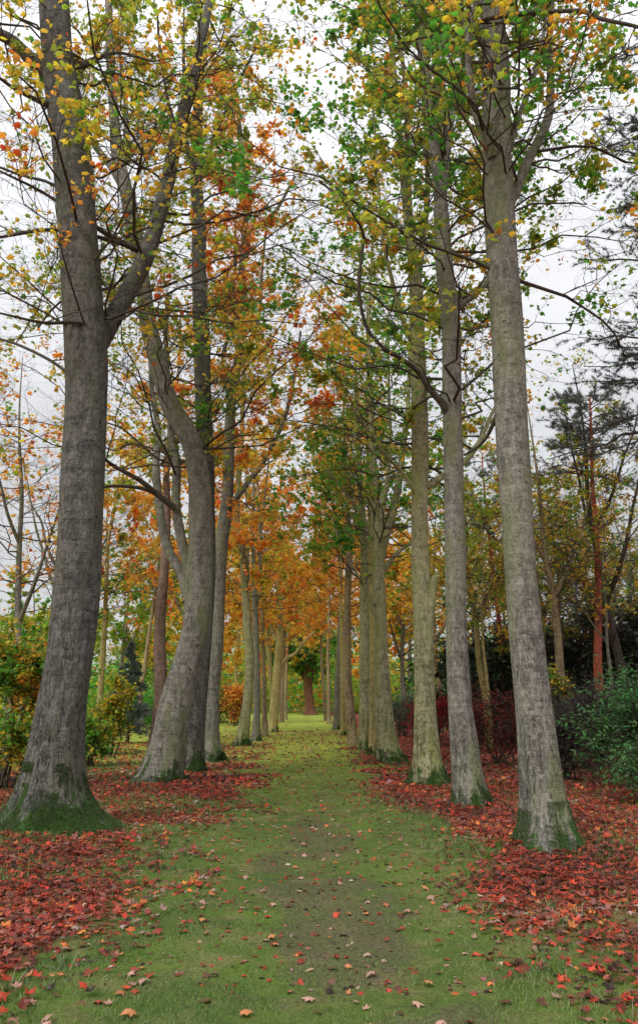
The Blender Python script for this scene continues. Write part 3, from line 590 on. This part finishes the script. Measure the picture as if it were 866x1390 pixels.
# left side
for a in [
    ('pine_tree', 'tall pink barked pine trunk standing left of the leaning dark trunk', 215, 27, 17, .27, B_PINE, P_GOLD, dict(n1=40, nl=1.8, h0=9, leafsz=.16, L1=2.5), 0, 61, (-.2, 0)),
    ('birch_tree', 'orange brown slim trunk behind the yellow sapling on the left', 137, 31, 13, .16, B_YEL, P_GOLD, dict(n1=44, nl=1.6, h0=5.5, leafsz=.18, L1=2.6, bare=.2), 1, 62, (.4, 0)),
    ('pine_tree', 'thin pinkish trunk between the blue conifer and the pine', 194, 44, 16, .17, B_PINK, P_LGREEN, dict(n1=46, nl=2, h0=6, leafsz=.2, L1=3.0, bare=.1), 1, 63, (0, 0)),
    ('maple_tree', 'nearly bare twiggy tree against the white sky at the left edge', 20, 23, 13, .15, B_MID, P_REDO, dict(n1=60, n2=7, n3=7, nl=.85, h0=4.5, leafsz=.13, L1=3.2, bare=.4), 2, 64, (-.8, 0)),
    ('maple_tree', 'sparse grey tree with rusty leaves behind the thickest left trunk', 62, 30, 14, .18, B_MID, P_REDO, dict(n1=60, n2=7, n3=7, nl=1.3, h0=4.2, leafsz=.15, L1=3.4, bare=.2), 3, 65, (.8, 0)),
    ('maple_tree', 'yellow green tree beyond the lawn between the left trunks', 165, 58, 15, .22, B_MID, P_LGREEN, dict(n1=70, nl=2.4, h0=3.0, leafsz=.26, L1=4.2), 2, 66, (0, 0)),
    ('maple_tree', 'pale green wide tree at the far left behind the orange bush', 30, 62, 12, .2, B_MID, P_LGREEN, dict(n1=70, nl=2.2, h0=2.4, leafsz=.26, L1=4.2), 2, 67, (0, 0)),
    ('maple_tree', 'golden tree seen through the gap left of the slim upright trunk', 262, 66, 17, .22, B_YEL, P_GOLD, dict(n1=80, nl=2.6, h0=3.0, leafsz=.3, L1=4.6), 2, 68, (0, 0)),
    ('maple_tree', 'bright orange tree seen between the slim left trunks', 318, 84, 20, .25, B_YEL, P_ORANGE, dict(n1=100, nl=3.2, h0=3.5, leafsz=.36, L1=5.2), 2, 69, (0, 0)),
    ('maple_tree', 'red leaved tree standing high behind the left row', 240, 42, 16, .2, B_MID, P_REDO, dict(n1=70, nl=2.3, h0=6.5, leafsz=.2, L1=3.6, bare=.1), 2, 70, (.5, 0)),
    ('maple_tree', 'greenish gold tree far behind the blue conifer', 205, 92, 16, .25, B_MID, P_LGREEN, dict(n1=80, nl=2.6, h0=2.0, leafsz=.38, L1=5.4), 2, 71, (0, 0)),
    ('maple_tree', 'distant green tree left of the thickest trunk foot', 90, 96, 14, .25, B_MID, P_LGREEN, dict(n1=80, nl=2.6, h0=2.0, leafsz=.38, L1=5.4), 2, 72, (0, 0)),
    # right side
    ('maple_tree', 'pale forked bare trunk between the red pines on the right', 768, 24, 12, .17, B_PINK, P_DULL, dict(n1=60, n2=7, n3=7, nl=.6, h0=3.6, leafsz=.12, L1=2.6, bare=.3), 3, 81, (-.6, 0)),
    ('maple_tree', 'dark crooked bare tree at the right edge', 848, 26, 14, .2, B_DARK, P_DULL, dict(n1=70, n2=7, n3=7, nl=.7, h0=3.4, leafsz=.12, L1=3.0, bare=.3), 3, 82, (-1.0, 0)),
    ('maple_tree', 'dull green twiggy tree between the second and nearest right trunks', 662, 30, 13, .15, B_YEL, P_DULL, dict(n1=70, n2=7, n3=7, nl=1.3, h0=3.4, leafsz=.15, L1=3.0, bare=.15), 2, 83, (-.5, 0)),
    ('maple_tree', 'bare grey tree behind the pale forked trunk on the right', 730, 38, 15, .2, B_MID, P_DULL, dict(n1=76, n2=7, n3=7, nl=.9, h0=3.4, leafsz=.16, L1=3.8, bare=.25), 3, 84, (.4, 0)),
    ('maple_tree', 'tall bare tree behind the red pine at the far right', 815, 42, 15, .2, B_MID, P_DULL, dict(n1=80, n2=7, n3=7, nl=.8, h0=3.4, leafsz=.17, L1=4.0, bare=.25), 3, 85, (0, 0)),
    ('maple_tree', 'pale trunk in the gap right of the burled trunk', 598, 46, 16, .2, B_PINK, P_GOLD, dict(n1=80, nl=2.0, h0=4.5, leafsz=.2, L1=3.8, bare=.1), 2, 86, (-.6, 0)),
    ('maple_tree', 'grey trunk left of the burled trunk beyond the teal bush', 548, 54, 16, .22, B_MID, P_GOLD, dict(n1=80, nl=2.5, h0=4.0, leafsz=.24, L1=4.0), 2, 87, (0, 0)),
    ('maple_tree', 'second grey trunk beyond the teal bush on the right', 560, 66, 17, .22, B_MID, P_GOLD, dict(n1=80, nl=2.6, h0=3.5, leafsz=.3, L1=4.4), 2, 88, (0, 0)),
    ('maple_tree', 'orange tree in the distance between the right row trunks', 512, 88, 19, .25, B_YEL, P_ORANGE, dict(n1=100, nl=3, h0=3.5, leafsz=.36, L1=5.2), 2, 89, (0, 0)),
    ('maple_tree', 'greenish tree rising behind the dark evergreens on the right', 690, 60, 15, .22, B_MID, P_DULL, dict(n1=80, nl=1.8, h0=4.0, leafsz=.26, L1=4.6), 2, 90, (0, 0)),
    ('maple_tree', 'far olive tree at the right edge behind the evergreens', 855, 64, 14, .22, B_MID, P_DULL, dict(n1=80, nl=1.5, h0=4.0, leafsz=.26, L1=4.6, bare=.2), 2, 91, (0, 0)),
    ('maple_tree', 'slim dull green tree left of the red barked pine stem', 652, 40, 13, .1, B_MID, P_DULL, dict(n1=70, n2=7, n3=6, nl=1.5, h0=3.4, leafsz=.17, L1=3.2, bare=.15), 2, 92, (.3, 0)),
    ('maple_tree', 'slim grey tree with yellowish leaves behind the tall red pine', 790, 34, 12, .1, B_MID, P_DULL, dict(n1=80, n2=7, n3=7, nl=1.1, h0=3.2, leafsz=.14, L1=3.2, bare=.2), 2, 93, (.3, 0)),
    ('maple_tree', 'thin brown tree with soft green leaves just right of the nearest right trunk', 740, 29, 10.5, .09, B_PINK, P_DULL, dict(n1=70, n2=7, n3=7, nl=1.3, h0=3.4, leafsz=.13, L1=2.6, bare=.2), 2, 94, (.5, 0)),
    ('birch_tree', 'pale thin bare stem before the dark evergreens, left of the nearest right trunk', 664, 27, 10, .08, B_YEL, P_DULL, dict(n1=50, n2=6, n3=6, nl=.7, h0=4, leafsz=.12, L1=2.2, bare=.3), 1, 96, (.5, 0)),
    ('birch_tree', 'thin leaning pale stem behind the purplish bushes', 776, 27, 10, .07, B_PINK, P_DULL, dict(n1=50, n2=6, n3=6, nl=.7, h0=4, leafsz=.12, L1=2.2, bare=.3), 1, 97, (-.4, 0)),
    ('birch_tree', 'thin grey stem between the tall red pine and the dark crooked tree', 828, 24, 9.5, .07, B_MID, P_DULL, dict(n1=50, n2=6, n3=6, nl=.7, h0=4, leafsz=.12, L1=2.2, bare=.3), 1, 98, (.5, 0)),
    ('maple_tree', 'slender bare tree crowded against the right edge', 862, 33, 13, .11, B_MID, P_DULL, dict(n1=80, n2=7, n3=7, nl=.9, h0=3.4, leafsz=.14, L1=3.2, bare=.25), 3, 95, (.2, 0)),
    ]:
    nm, lab, px, Y, H, r, bk, pal, gr, fk, sd, ln = a
    wood_tree(nm, lab, wx(px, Y), Y, H, r, bk, pal, gr, 'woodland trees behind the avenue', ln, fk, sd)

# ------------------------------------------------------------------ pines with needle tufts
def needle_tree(name, label, x, y, H, r, bk, col, h0, n1, L1, needle=.16, ntuft=9, sides=14, lean=(0, 0), seed=1, up1=.15, group=None, drop=0., per=10, cone=False, hang=False):
    rg = np.random.default_rng(seed); TREES.append((x, y, max(.2, r)))
    root = empty(name, (x, y, 0), label, 'tree', group); n = 9; z = np.linspace(-.1, H, n)
    wob = np.cumsum(rg.normal(0, .05, (n, 2)), 0); wob -= wob[0]
    P = np.stack([x+lean[0]*z/H+wob[:, 0], y+lean[1]*z/H+wob[:, 1], z, r*(1-.8*np.clip(z, 0, H)/H)], -1)
    S_ = catmull(P, 60); mb = MB(); solid(mb, S_, sides, 0., .4, seed); mb.build('trunk', bk, root)
    ok = S_[S_[:, 2] > h0]; ii = rg.integers(0, len(ok), n1); O = ok[ii, :3]; az = R_(0, 2*pi, n1)
    fr = (O[:, 2]-h0)/(H-h0)
    D = nrm(np.stack([np.cos(az), np.sin(az), R_(up1-.15, up1+.2, n1)], -1)); L = L1*((1.02-fr) if cone else (1.1-.6*fr))*R_(.7, 1.15, n1)
    w = MB(); P1, R1 = shoots(O, D, L, .008+.012*L, 8, .15, .02, -drop); tubes(w, P1, R1, 5)
    pid = np.repeat(np.arange(n1), per); t = R_(.2, 1, len(pid)); O2, T2 = interp(P1, pid, t); D2 = away(T2, R_(.5, 1.1, len(pid)), .0 if hang else .1); D2[:, 2] *= .5
    L2 = L[pid]*.32*(1.25-.8*t)*R_(.6, 1.3, len(pid)); P2, R2 = shoots(O2, nrm(D2), L2, .003+.004*L2, 5, .2, .03, -.25 if hang else .12); tubes(w, P2, R2, 3)
    w.build('branches', B_DARK, root)
    q = np.repeat(np.arange(len(pid)), ntuft); pos, T = interp(P2, q, R_(.1, 1, len(q)))
    m = 7; q2 = np.repeat(np.arange(len(q)), m); n = len(q2); dirs = nrm(T[q2]*.7+rng.normal(0, .6, (n, 3))+np.array([0, 0, .1]))
    X = nrm(np.cross(dirs, rng.normal(0, 1, (n, 3)))); Z = np.cross(X, dirs); lf = MB()
    c = np.clip(np.array(col)[None]*np.exp(rng.normal(0, .25, (n, 1))), 0, 1)
    leaves(lf, pos[q2], needle*R_(.6, 1.2, n), (NEEDLE[0]*np.array([3.0, 1, 1]), NEEDLE[1]), c, fr=(X, dirs, Z)); lf.build('needles', M_NEEDLE, root, smooth=False)
needle_tree('pine_tree', 'tall slender red barked pine with a grey green needle crown on the right', wx(807, 25), 25, 12.6, .17, B_RED, (.17, .20, .18), 9.4, 44, 2.3, .15, 11, seed=101, lean=(1.1, 0), up1=.15)
needle_tree('pine_tree', 'red barked pine stem just left of the nearest right trunk', wx(683, 33), 33, 13, .14, B_RED, (.13, .16, .12), 8.8, 26, 2.4, .17, 8, seed=103, up1=.1)
needle_tree('cedar_tree', 'dark blue grey conifer reaching in from the upper right edge', 11.9, 18.5, 22, .35, B_GREY, (.06, .075, .075), 9.0, 120, 4.4, .15, 15, seed=105, up1=.12, drop=.1, per=15)
needle_tree('spruce_tree', 'small blue green conical conifer on the left lawn', wx(176, 33), 33, 4.1, .07, B_DARK, (.13, .18, .17), .3, 120, 1.4, .17, 7, seed=107, up1=-.05, per=7, cone=True)

# ------------------------------------------------------------------ shrubs
def shrub(name, label, x, y, rx, ry, h, pal, n=6000, leaf=.1, tmpl=DIA, m=M_LEAF, lumps=16, z0=.15, seed=1, group=None, cat='shrub', tilt=.8, nst=40, shell=.45):
    rg = np.random.default_rng(seed); root = empty(name, (x, y, 0), label, cat, group)
    u = rg.random(lumps); th = rg.uniform(0, 2*pi, lumps); rr = np.sqrt(rg.random(lumps))*.72; zz = rg.uniform(.15, .85, lumps)
    prof = np.sqrt(np.clip(1-(zz-.25)**2/.75**2*.75, .1, 1))
    C = np.stack([x+rx*rr*np.cos(th)*prof, y+ry*rr*np.sin(th)*prof, z0+h*zz], -1); rad = rg.uniform(.26, .48, lumps)*min(rx, h)
    w = MB(); base = np.stack([x+rg.normal(0, rx*.12, lumps), y+rg.normal(0, ry*.12, lumps), np.full(lumps, -.03)], -1)
    t = np.linspace(0, 1, 6)[None, :, None]; P = base[:, None]*(1-t)+C[:, None]*t; P[..., 2] += .15*h*np.sin(pi*t[..., 0]); P[:, 1:-1] += rg.normal(0, .05*h, (lumps, 4, 3))
    tubes(w, P, (.008+.007*h)*(1-.7*np.linspace(0, 1, 6))[None].repeat(lumps, 0), 6)
    pid = np.repeat(np.arange(lumps), nst); O = C[pid]*.5+P[pid, 4]*.5; D = nrm(rg.normal(0, 1, (len(pid), 3))+np.array([0, 0, .25])); L = rad[pid]*rg.gamma(5, .22, len(pid))
    P2, R2 = shoots(O, D, L, np.full(len(pid), .004+.003*h), 4, .2, .04, .0); tubes(w, P2, R2, 3); w.build('stems', B_DARK, root)
    q = rg.integers(0, len(pid), n); pos, T = interp(P2, q, rg.random(n)**shell); pos += rg.normal(0, .04+.05*rx/3, (n, 3))
    pos = pos[pos[:, 2] > .04]; n = len(pos); cu = rg.random(lumps)[pid[q[:n]]]
    lf = MB(); leaves(lf, pos, leaf*rg.uniform(.6, 1.3, n), tmpl, pal_cols(pal, np.clip(.5*cu+.5*rg.random(n), 0, .999)), tilt, .3); lf.build('foliage', m, root, smooth=False)
    return root
P_EVER = [((.012, .028, .012), 2), ((.02, .045, .018), 2), ((.035, .06, .025), 1)]
P_RHOD = [((.03, .11, .03), 1), ((.05, .18, .04), 2), ((.09, .27, .06), 1.4)]
P_AUTL = [(ORA, 1.6), (OCH, 1.), (YEL, 1.), (YG, 2.0), (GREEN, 3)]
sh = [
    ('orange_bush', 'orange and green bush at the left edge behind the thickest trunk', 22, 15.5, 1.3, 1.2, 3.1, P_AUTL, 9000, .085, MID, M_LEAF),
    ('maple_sapling', 'bright yellow green sapling in front of the blue conifer', 150, 26, 1.0, 1.0, 2.7, [(OCH, 1), (YEL, 2.2), (YG, 2.4), (GREEN, 1.6)], 3200, .105, MID, M_LEAF),
    ('maple_sapling', 'low green leafy sapling right behind the thickest left trunk', 128, 21, .7, .7, 1.3, [(YG, 2), (GREEN, 3)], 1100, .12, MID, M_LEAF),
    ('rust_bush', 'rusty orange bush behind the greenish curved trunk on the left', 322, 60, 1.8, 1.8, 3.2, [(BRN, 1.2), (ORA, .8), (OCH, 1.3), (YG, .6)], 3200, .2, DIA, M_LEAF),
    ('green_bush', 'light green bush on the far lawn between left trunks', 303, 68, 2.6, 2.2, 3.4, P_LGREEN, 3600, .22, DIA, M_LEAF),
    ('teal_bush', 'rounded blue green bush in the gap left of the burled trunk', 546, 40, 1.4, 1.2, 1.9, [((.07, .15, .11), 1), ((.10, .20, .14), 1)], 4500, .13, LANCE, M_DARKLEAF),
    ('red_azalea', 'bright crimson bush right of the burled trunk', 590, 31, 1.3, 1., 1.9, [((.45, .01, .03), 2), (CRIM, 1)], 3600, .09, DIA, M_LEAF),
    ('red_azalea', 'dark red twiggy bush left of the nearest right trunk', 672, 21, 1.5, 1.1, 1.75, [(CRIM, 2), ((.16, .03, .03), 2), (BRN, 1)], 5200, .07, DIA, M_LEAF),
    ('purple_bush', 'low purplish grey bush right behind the nearest right trunk', 757, 17, .95, .8, 1.5, [((.05, .04, .045), 2), ((.09, .06, .06), 1)], 5200, .07, DIA, M_LEAF),
    ('purple_bush', 'purplish dark bush left of the green rhododendron', 790, 19.5, 1.2, 1.0, 1.9, [((.06, .05, .055), 2), ((.10, .075, .07), 1)], 6000, .08, DIA, M_LEAF),
    ('rhododendron', 'large glossy green rhododendron at the right edge', 848, 15.5, 1.6, 1.3, 2.1, P_RHOD, 9000, .12, LANCE, M_DARKLEAF),
    ('rhododendron', 'low dark green bush by the right edge in front of the rhododendron', 872, 13.2, .8, .7, .85, P_RHOD, 3200, .11, LANCE, M_DARKLEAF),
    ('yellow_shrub', 'thin yellow green shrub just right of the nearest right trunk', 757, 20.5, .8, .7, 2.9, [(YEL, 2), (YG, 3), (GREEN, 1)], 1000, .11, MID, M_LEAF)]
for i, a in enumerate(sh):
    nm, lab, px, Y, rx, ry, h, pal, n, lf_, tm, mt = a
    shrub(nm, lab, wx(px, Y), Y, rx, ry, h, pal, n, lf_, tm, mt, seed=200+i, lumps=14)
for i, (px, Y, rx, h, lab) in enumerate([
    (640, 36, 2.4, 4.6, 'dark evergreen seen between the second and third right trunks'),
    (706, 33, 2.6, 5.2, 'dark evergreen filling the gap beside the nearest right trunk'),
    (765, 31, 2.6, 5.4, 'black green evergreen behind the pale forked trunk'),
    (820, 29, 2.4, 5.0, 'black green evergreen behind the tall red pine'),
    (872, 27, 2.6, 5.6, 'dark evergreen at the right edge above the rhododendron')]):
    shrub('yew_bush', lab, wx(px, Y), Y, rx, rx*.8, h, P_EVER, 9000, .19, DIA, M_DARKLEAF, 20, .3, 230+i, 'dark evergreens behind the right row')
# far hedge line and woodland mass
def mass(name, n, ylo, yhi, xlo, xhi, hmax, pal, leaf, k, hole=None, m=M_LEAF):
    x = R_(xlo, xhi, n); y = R_(ylo, yhi, n); top = hmax*(.35+.85*vn(x, y, .12, k)**1.2); z = top*R_(0, 1, n)**.85; mb = MB()
    c = pal_cols(pal, np.clip(vn(x, y, .10, k+1)*1.0+rng.normal(0, .12, n), 0, .999), .22); leaves(mb, np.stack([x, y, z], -1), leaf*R_(.5, 1.3, n), DIA, c, 1.0, .3)
    return tag(mb.build(name, m, smooth=False), kind='stuff')
mass('woodland', 150000, 128, 190, -150, 150, 15, [(ORA, .3), (OCH, .6), (YEL, .4), (YG, 3.4), (GREEN, 3.4), (DGREEN, .6)], 1.0, 2)
mass('undergrowth', 26000, 62, 75, -60, -9, 4.2, [(OCH, 1), (YEL, 1), (YG, 3), (GREEN, 2.5)], .4, 3)
mass('undergrowth', 30000, 48, 64, 7.5, 60, 5.5, [(BRN, 1), (DGREEN, 3), (GREEN, 1.5), ((.02, .04, .015), 2)], .34, 5)

# post and rail fence at the far end
def fence():
    Y = 123.; m, nt, out = mat('weathered wood'); k = N(nt); tc = k.n('ShaderNodeTexCoord').outputs['Object']
    c = k.mix(k.noise(tc, 6, 4), (.13, .09, .055), (.28, .21, .14)); p = k.n('ShaderNodeBsdfPrincipled', {'Base Color': c, 'Roughness': .9}); nt.links.new(p.outputs[0], out.inputs[0])
    root = empty('wooden_fence', (-3, Y, 0), 'low brown post and rail fence across the far end of the path', 'fence')
    def bx(mb, a, b):
        a, b = np.array(a, float), np.array(b, float); V = np.array([[(a, b)[i][0], (a, b)[j][1], (a, b)[l][2]] for i in (0, 1) for j in (0, 1) for l in (0, 1)])
        mb.add(V, np.array([[0, 1, 3, 2], [4, 6, 7, 5], [0, 4, 5, 1], [2, 3, 7, 6], [0, 2, 6, 4], [1, 5, 7, 3]]))
    xs = np.arange(-16, 7, 2.2)
    for x in xs: mb = MB(); bx(mb, (x-.06, Y-.06, -.1), (x+.06, Y+.06, 1.25+R_(-.04, .04))); mb.build('post', m, root, smooth=False)
    for z in (.45, .82, 1.15): mb = MB(); bx(mb, (-16.2, Y-.13, z), (6.2, Y-.063, z+.08)); mb.build('rail', m, root, smooth=False)
fence()

build_ground()

# ------------------------------------------------------------------ grass blades, leaf litter and single leaves
def in_view(x, y, lo=3.6):
    return (y > lo) & (np.abs(x-.018*y) < .47*y+.9)
def grass():
    mb = MB(); n = 620000; d = 4.0+18*rng.random(n)**1.7; x = (rng.random(n)*2-1)*(.48*d+.6); ok = in_view(x, d); x, d = x[ok], d[ok]
    li = litter_d(x, d); ba = bare_d(x, d); patch = fbm(x, d, 2.4, 3)
    keep = rng.random(len(x)) < (1-.80*li)*(1-.93*ba)*(.12+.88*sst(.40, .62, patch)); x, d = x[keep], d[keep]; n = len(x)
    C = np.stack([x, d, hgt(x, d)-.004], -1); Y = nrm(np.stack([rng.normal(0, .55, n), rng.normal(0, .55, n), np.ones(n)], -1)); X = nrm(np.cross(Y, rng.normal(0, 1, (n, 3)))); Z = np.cross(X, Y)
    long_ = sst(1.9, 3.2, np.abs(x)); s = (.018+.022*R_(0, 1, n)**2)*(1+1.3*long_)*(1+.015*d)
    bl = (np.array([(-.09, 0, 0), (.09, 0, 0), (.0, 1, .25)]), np.array([[0, 1, 2]]))
    c = pal_cols([((.05, .11, .018), 2.2), ((.10, .20, .028), 3), ((.19, .27, .05), 1.8), ((.30, .26, .12), .8)], np.clip(.55*vn(x, d, 1.1, 5)+.5*rng.random(n), 0, .999))
    leaves(mb, C, s, bl, c, fr=(X, Y, Z)); tag(mb.build('grass', M_GRASS, smooth=False), kind='stuff')
grass()
def tufts():
    mb = MB(); P = []
    for tx, ty, r in TREES:
        if ty < 32 and abs(tx) < 14:
            m = int(60*max(.3, r)/.4); a = R_(0, 6.28, m); q = r*1.5+np.abs(rng.normal(0, .45, m)); P.append(np.stack([tx+q*np.cos(a), ty+q*np.sin(a)], -1))
    m = 900; y = R_(4.2, 16, m); x = np.where(rng.random(m) < .5, -1, 1)*(1.4+np.abs(rng.normal(0, 1.6, m))); P.append(np.stack([x, y], -1)); P = np.vstack(P)
    P = P[in_view(P[:, 0], P[:, 1])]; P = P[rng.random(len(P)) > .2+.85*litter_d(P[:, 0], P[:, 1])]; q = np.repeat(np.arange(len(P)), 14); n = len(q); xy = P[q]+rng.normal(0, .028, (n, 2)); C = np.stack([xy[:, 0], xy[:, 1], hgt(xy[:, 0], xy[:, 1])-.005], -1)
    Y = nrm(np.concatenate([(xy-P[q])*9+rng.normal(0, .3, (n, 2)), np.ones((n, 1))], 1)); X = nrm(np.cross(Y, rng.normal(0, 1, (n, 3)))); Z = np.cross(X, Y)
    bl = (np.array([(-.035, 0, 0), (.035, 0, 0), (.03, .55, .08), (-.03, .55, .08), (.0, 1, .3)]), np.array([[0, 1, 2], [0, 2, 3], [3, 2, 4]]))
    leaves(mb, C, R_(.05, .15, n)*rng.uniform(.6, 1.1, len(P))[q], bl, pal_cols([((.05, .11, .02), 2), ((.10, .19, .03), 3), ((.20, .24, .06), 1), ((.28, .24, .12), .5)], rng.random(n)), fr=(X, Y, Z)); tag(mb.build('grass_tufts', M_GRASS, smooth=False), kind='stuff')
tufts()
P_FALL = [((.035, .018, .014), 2.2), ((.12, .04, .028), 2.4), ((.24, .04, .024), 3.0), ((.40, .05, .024), 2.2), ((.24, .10, .075), 1.8), ((.50, .15, .04), 1.1), ((.30, .20, .16), 1.5), ((.44, .34, .27), .4)]
def litter():
    mb = MB()
    for (d0, d1, dens, sz, tm, W) in ((3.8, 9, 560, .074, (CURL, LIMP), 7), (9, 16, 380, .082, (CURL, LIMP), 12), (16, 34, 150, .115, (MID,), 20), (34, 75, 14, .22, (DIA,), 26)):
        n = int((d1-d0)*2*W*dens); x = R_(-W, W, n); y = R_(d0, d1, n); ok = in_view(x, y, 3.8); x, y = x[ok], y[ok]
        pr = litter_d(x, y); ok = rng.random(len(x)) < pr**.85*(.55+1.0*fbm(x, y, 4.5, 2)); x, y = x[ok], y[ok]; n = len(x); which = rng.integers(0, len(tm), n)
        for k, t in enumerate(tm):
            a = which == k; m = a.sum(); C = np.stack([x[a], y[a], hgt(x[a], y[a])+R_(.004, .045, m)], -1)
            u = np.clip(.4*vn(x[a], y[a], .9, 6)+.65*rng.random(m)-.02, 0, .999)
            leaves(mb, C, sz*R_(.55, 1.25, m), t, pal_cols(P_FALL, u, .25), .38, .0)
    tag(mb.build('leaf_litter', M_LITTER, smooth=False), kind='stuff')
    # thin scatter of small leaf scraps over the grass further on
    mb = MB(); n = 9500; y = 5+44*rng.random(n)**1.3; x = rng.normal(0, 1.3, n)+np.sign(rng.normal(0, 1, n))*R_(0, 4, n); C = np.stack([x, y, hgt(x, y)+.012], -1)
    leaves(mb, C, (.03+.0016*y)*R_(.5, 1.5, n), MID, pal_cols(P_FALL, rng.random(n)), .4, 0); tag(mb.build('leaf_scraps', M_LITTER, smooth=False), kind='stuff')
litter()
KINDS = [('pale pink fallen maple leaf lying on the worn grass path', (.40, .23, .18)), ('deep red fallen maple leaf lying on the grass path', (.30, .045, .025)),
         ('brown curled fallen maple leaf lying on the grass path', (.14, .06, .035)), ('orange tan fallen maple leaf lying on the grass path', (.42, .17, .07))]
def path_leaves():
    protos = {}
    rg = np.random.default_rng(77); n = 240
    for i in range(n):
        y = 4.3+9.5*rg.random()**1.5; x = rg.uniform(-.42*y, .36*y) if y < 6 else rg.uniform(-2.0, 1.9)
        if float(litter_d(x, y)) > .5: x *= .5
        k = int(rg.choice(4, p=[.4, .2, .2, .2])); v = int(rg.integers(0, 4)); key = (k, v)
        if key not in protos:
            mb = MB(); t = (CURL, LIMP, MAPLE, CURL)[v]; T = t[0]*np.array([1, 1, 1.3]); T = T-np.array([0, .4, T[:, 2].min()]); T = T*(1+rg.normal(0, .05, T.shape))
            c = np.array([KINDS[k][1]])*np.exp(rg.normal(0, .18)); mb.add(T, t[1], np.repeat(np.clip(c, 0, 1), len(T), 0))
            st = np.array([[[0, -.4, .05], [.02, -.6, .09], [.0, -.8, .05]]]); tubes(mb, st, np.array([[.012, .010, .008]]), 3, c*.6)
            protos[key] = mb.build('fallen_leaf', M_LITTER, smooth=False); o = protos[key]
        else:
            o = protos[key].copy(); COL.objects.link(o)
        s = rg.uniform(.045, .085); o.scale = (s, s, s*rg.uniform(.6, 1.2)); o.rotation_euler = (rg.normal(0, .16), rg.normal(0, .16), rg.uniform(0, 6.28))
        o.location = (x, y, float(hgt(x, y))+.012); tag(o, KINDS[k][0], 'leaf', KINDS[k][0].split(' fallen')[0]+' leaves scattered on the path')
path_leaves()

# ------------------------------------------------------------------ light
w = bpy.data.worlds.new("World"); S.world = w; w.use_nodes = True; nt = w.node_tree; nt.nodes.clear(); k = N(nt)
SE, SAZ = radians(42), radians(215)                                # sun high behind the camera on the left, veiled by cloud
sky = k.n('ShaderNodeTexSky', sky_type='NISHITA', sun_disc=False, sun_elevation=SE, sun_rotation=SAZ, air_density=1.2, dust_density=3.0)
tc = k.n('ShaderNodeTexCoord').outputs['Generated']; z = k.n('ShaderNodeSeparateXYZ', {0: tc}).outputs[2]
gr = k.m('MULTIPLY_ADD', k.m('POWER', k.m('MAXIMUM', z, 0.0), 1.8), 8.4, 4.7)        # overcast: brighter towards the zenith
cl = k.m('MULTIPLY_ADD', k.noise(k.mapv(tc, (1, 1, 2.2)), 2.6, 5, .55), .5, .75)
g2 = k.m('MULTIPLY', gr, cl)
cloud = k.n('ShaderNodeCombineColor', {0: g2, 1: k.m('MULTIPLY', g2, 1.003), 2: k.m('MULTIPLY', g2, 1.025)}).outputs[0]
mx = k.mix(.9, sky.outputs[0], cloud)
bg = k.n('ShaderNodeBackground', {'Color': mx, 'Strength': .10}); o = k.n('ShaderNodeOutputWorld'); nt.links.new(bg.outputs[0], o.inputs[0])
sd = bpy.data.lights.new('sun', 'SUN'); sd.energy = 1.5; sd.angle = radians(18); sd.color = (1, .95, .86); so = bpy.data.objects.new('sun', sd); COL.objects.link(so)
from mathutils import Vector
dv = Vector((sin(SAZ)*cos(SE), cos(SAZ)*cos(SE), sin(SE))); so.rotation_euler = dv.to_track_quat('Z', 'Y').to_euler(); so.location = (0, -5, 30)
vs = S.view_settings; vs.view_transform = 'Standard'; vs.look = 'None'; vs.gamma = 1; vs.use_curve_mapping = False; vs.exposure = 0.5
S.cycles.max_bounces = 8; S.cycles.diffuse_bounces = 6; S.cycles.glossy_bounces = 2; S.cycles.transmission_bounces = 4; S.cycles.transparent_max_bounces = 4
S.cycles.use_denoising = True; S.cycles.use_adaptive_sampling = True; S.cycles.adaptive_threshold = .02
